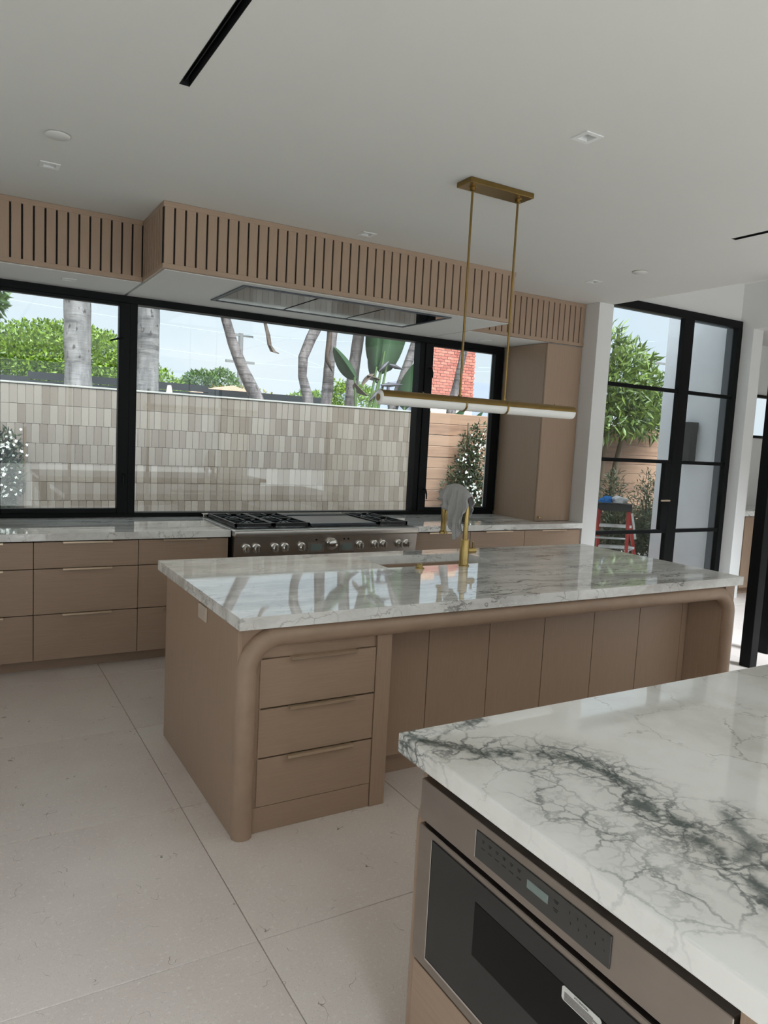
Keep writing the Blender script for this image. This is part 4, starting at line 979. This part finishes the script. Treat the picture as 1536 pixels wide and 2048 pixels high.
def wire(a, c, sag, label, i):
    a, c = Vector(a), Vector(c); pts = [a.lerp(c, k/14)-Vector((0, 0, sag*4*(k/14)*(1-k/14))) for k in range(15)]
    tag(obj('power_line', B().tube(pts, .010, 5), M['wire']), label, 'cable', 'overhead power lines')
wire((-6,25,5.7), (7.98,24,4.8), .15, 'overhead power line across the left panes to the pole', 0)
wire((-6,25,5.0), (7.98,24,4.0), .15, 'lower overhead power line across the left panes', 1)
wire((7.6,24,4.8), (26,22,6.4), .3, 'overhead power line from the pole across the middle pane, upper one', 2)
wire((8.3,24,3.9), (26,22,5.4), .3, 'overhead power line from the pole across the middle pane, lower one', 3)
wire((8.3,24,4.78), (15.6,22,2.6), .1, 'steep cable falling right from the utility pole', 4)
wire((9,26,3.55), (26,22,4.2), .2, 'lowest overhead cable behind the curved trunk', 5)
wire((16.5,22,4.4), (26,22,5.5), .1, 'cable reaching the pole seen through the steel door', 6)

# ---- wall lamp on the stucco wing
t = thing('wall_lantern', 'dark rectangular wall lantern on the white stucco wall', 'lamp', (7.2, 5.48, 1.55))
obj('back_plate', B().box(7.190, 7.2045, 5.37, 5.53, 1.54, 1.98), M['plastic'], t)
obj('shade', B().box(7.07, 7.190, 5.36, 5.54, 1.545, 1.88, .004), M['plastic'], t)
obj('cap', B().box(7.05, 7.190, 5.35, 5.55, 1.88, 2.00, .004), M['plastic'], t)

# ---- step ladder with rags
t = thing('step_ladder', 'red fibreglass step ladder standing outside the steel door', 'ladder', (6.45, 5.85, -.1))
WA = Vector((.82, -.57, 0))      # width axis of the ladder
def bar(b, p, q, w, d):
    p, q = Vector(p), Vector(q); ax = (q-p).normalized(); v = ax.cross(WA).normalized(); u = v.cross(ax)
    c = []
    for e in (p, q): c.append([b.bm.verts.new(e+u*sx*w/2+v*sy*d/2) for sx, sy in ((-1,-1),(1,-1),(1,1),(-1,1))])
    b.bm.faces.new(c[0][::-1]); b.bm.faces.new(c[1])
    for i in range(4): b.bm.faces.new((c[0][i], c[0][(i+1)%4], c[1][(i+1)%4], c[1][i]))
    return b
TZ = .955
SL = (Vector((6.50,6.10,-.1)), Vector((6.34,6.00,TZ))); SR = (Vector((6.98,5.84,-.1)), Vector((6.64,5.82,TZ)))
PL = (Vector((6.02,5.86,-.1)), Vector((6.24,5.92,TZ))); PR = (Vector((6.40,5.56,-.1)), Vector((6.54,5.72,TZ)))
for a_, c_ in (SL, SR): obj('front_rail', bar(B(), a_, c_, .032, .072), M['red'], t)
for a_, c_ in (PL, PR): obj('rear_rail', bar(B(), a_, c_, .030, .055), M['red'], t)
for z in (.18, .445, .71):
    f = (z+.1)/(TZ+.1); l_, r2 = SL[0].lerp(SL[1], f), SR[0].lerp(SR[1], f); ax = (r2-l_).normalized(); dp = Vector((-ax.y, ax.x, 0))*.045
    q = [l_-dp, r2-dp, r2+dp, l_+dp]; obj('step', B().prism([(p[0], p[1]) for p in q], 'z', z-.02, z+.012), M['alu'], t)
for z in (.30, .58):
    f = (z+.1)/(TZ+.1); obj('rear_brace', B().tube([PL[0].lerp(PL[1], f), PR[0].lerp(PR[1], f)], .012, 8), M['alu'], t)
obj('spreader', B().tube([SR[0].lerp(SR[1], .5), PR[0].lerp(PR[1], .5)], .008, 6), M['alu'], t); obj('spreader', B().tube([SL[0].lerp(SL[1], .5), PL[0].lerp(PL[1], .5)], .008, 6), M['alu'], t)
obj('top_cap', B().prism([(6.17,5.93),(6.53,5.66),(6.70,5.80),(6.35,6.06)], 'z', TZ-.05, TZ+.03), M['plastic'], t)
lb0, lb1 = SR[0].lerp(SR[1], .62), SR[0].lerp(SR[1], .92); od_ = Vector((.012, -.040, 0))
obj('warning_label', bar(B(), lb0+od_, lb1+od_, .026, .012), M['alu'], t)
def rag(name, c, r, mat, label, seed):
    bm = bmesh.new(); bmesh.ops.create_icosphere(bm, subdivisions=4, radius=1); rn = random.Random(seed)
    ks = [(Vector((rn.gauss(0,1), rn.gauss(0,1), rn.gauss(0,1)))*rn.uniform(2, 6), rn.uniform(0, 6)) for _ in range(14)]
    for v in bm.verts:
        d = v.co.normalized(); s = 1+.10*sum(math.sin(k.dot(d)+ph) for k, ph in ks)/1.4
        v.co = Vector((d.x*r*s*1.25, d.y*r*s*1.1, max(-.55, d.z*s)*r*.75))+Vector(c)
    me = bpy.data.meshes.new(name); bm.to_mesh(me); bm.free(); tag(link(name, me, mat, None, True), label, 'rag', 'crumpled rags on the ladder')
zc3 = TZ+.03
rag('rag', (6.335, 5.90, zc3+.036), .062, M['blue'], 'crumpled blue rag on top of the red ladder', 5)
rag('rag', (6.47, 5.81, zc3+.042), .07, M['whiterag'], 'crumpled white rag on top of the red ladder', 9)
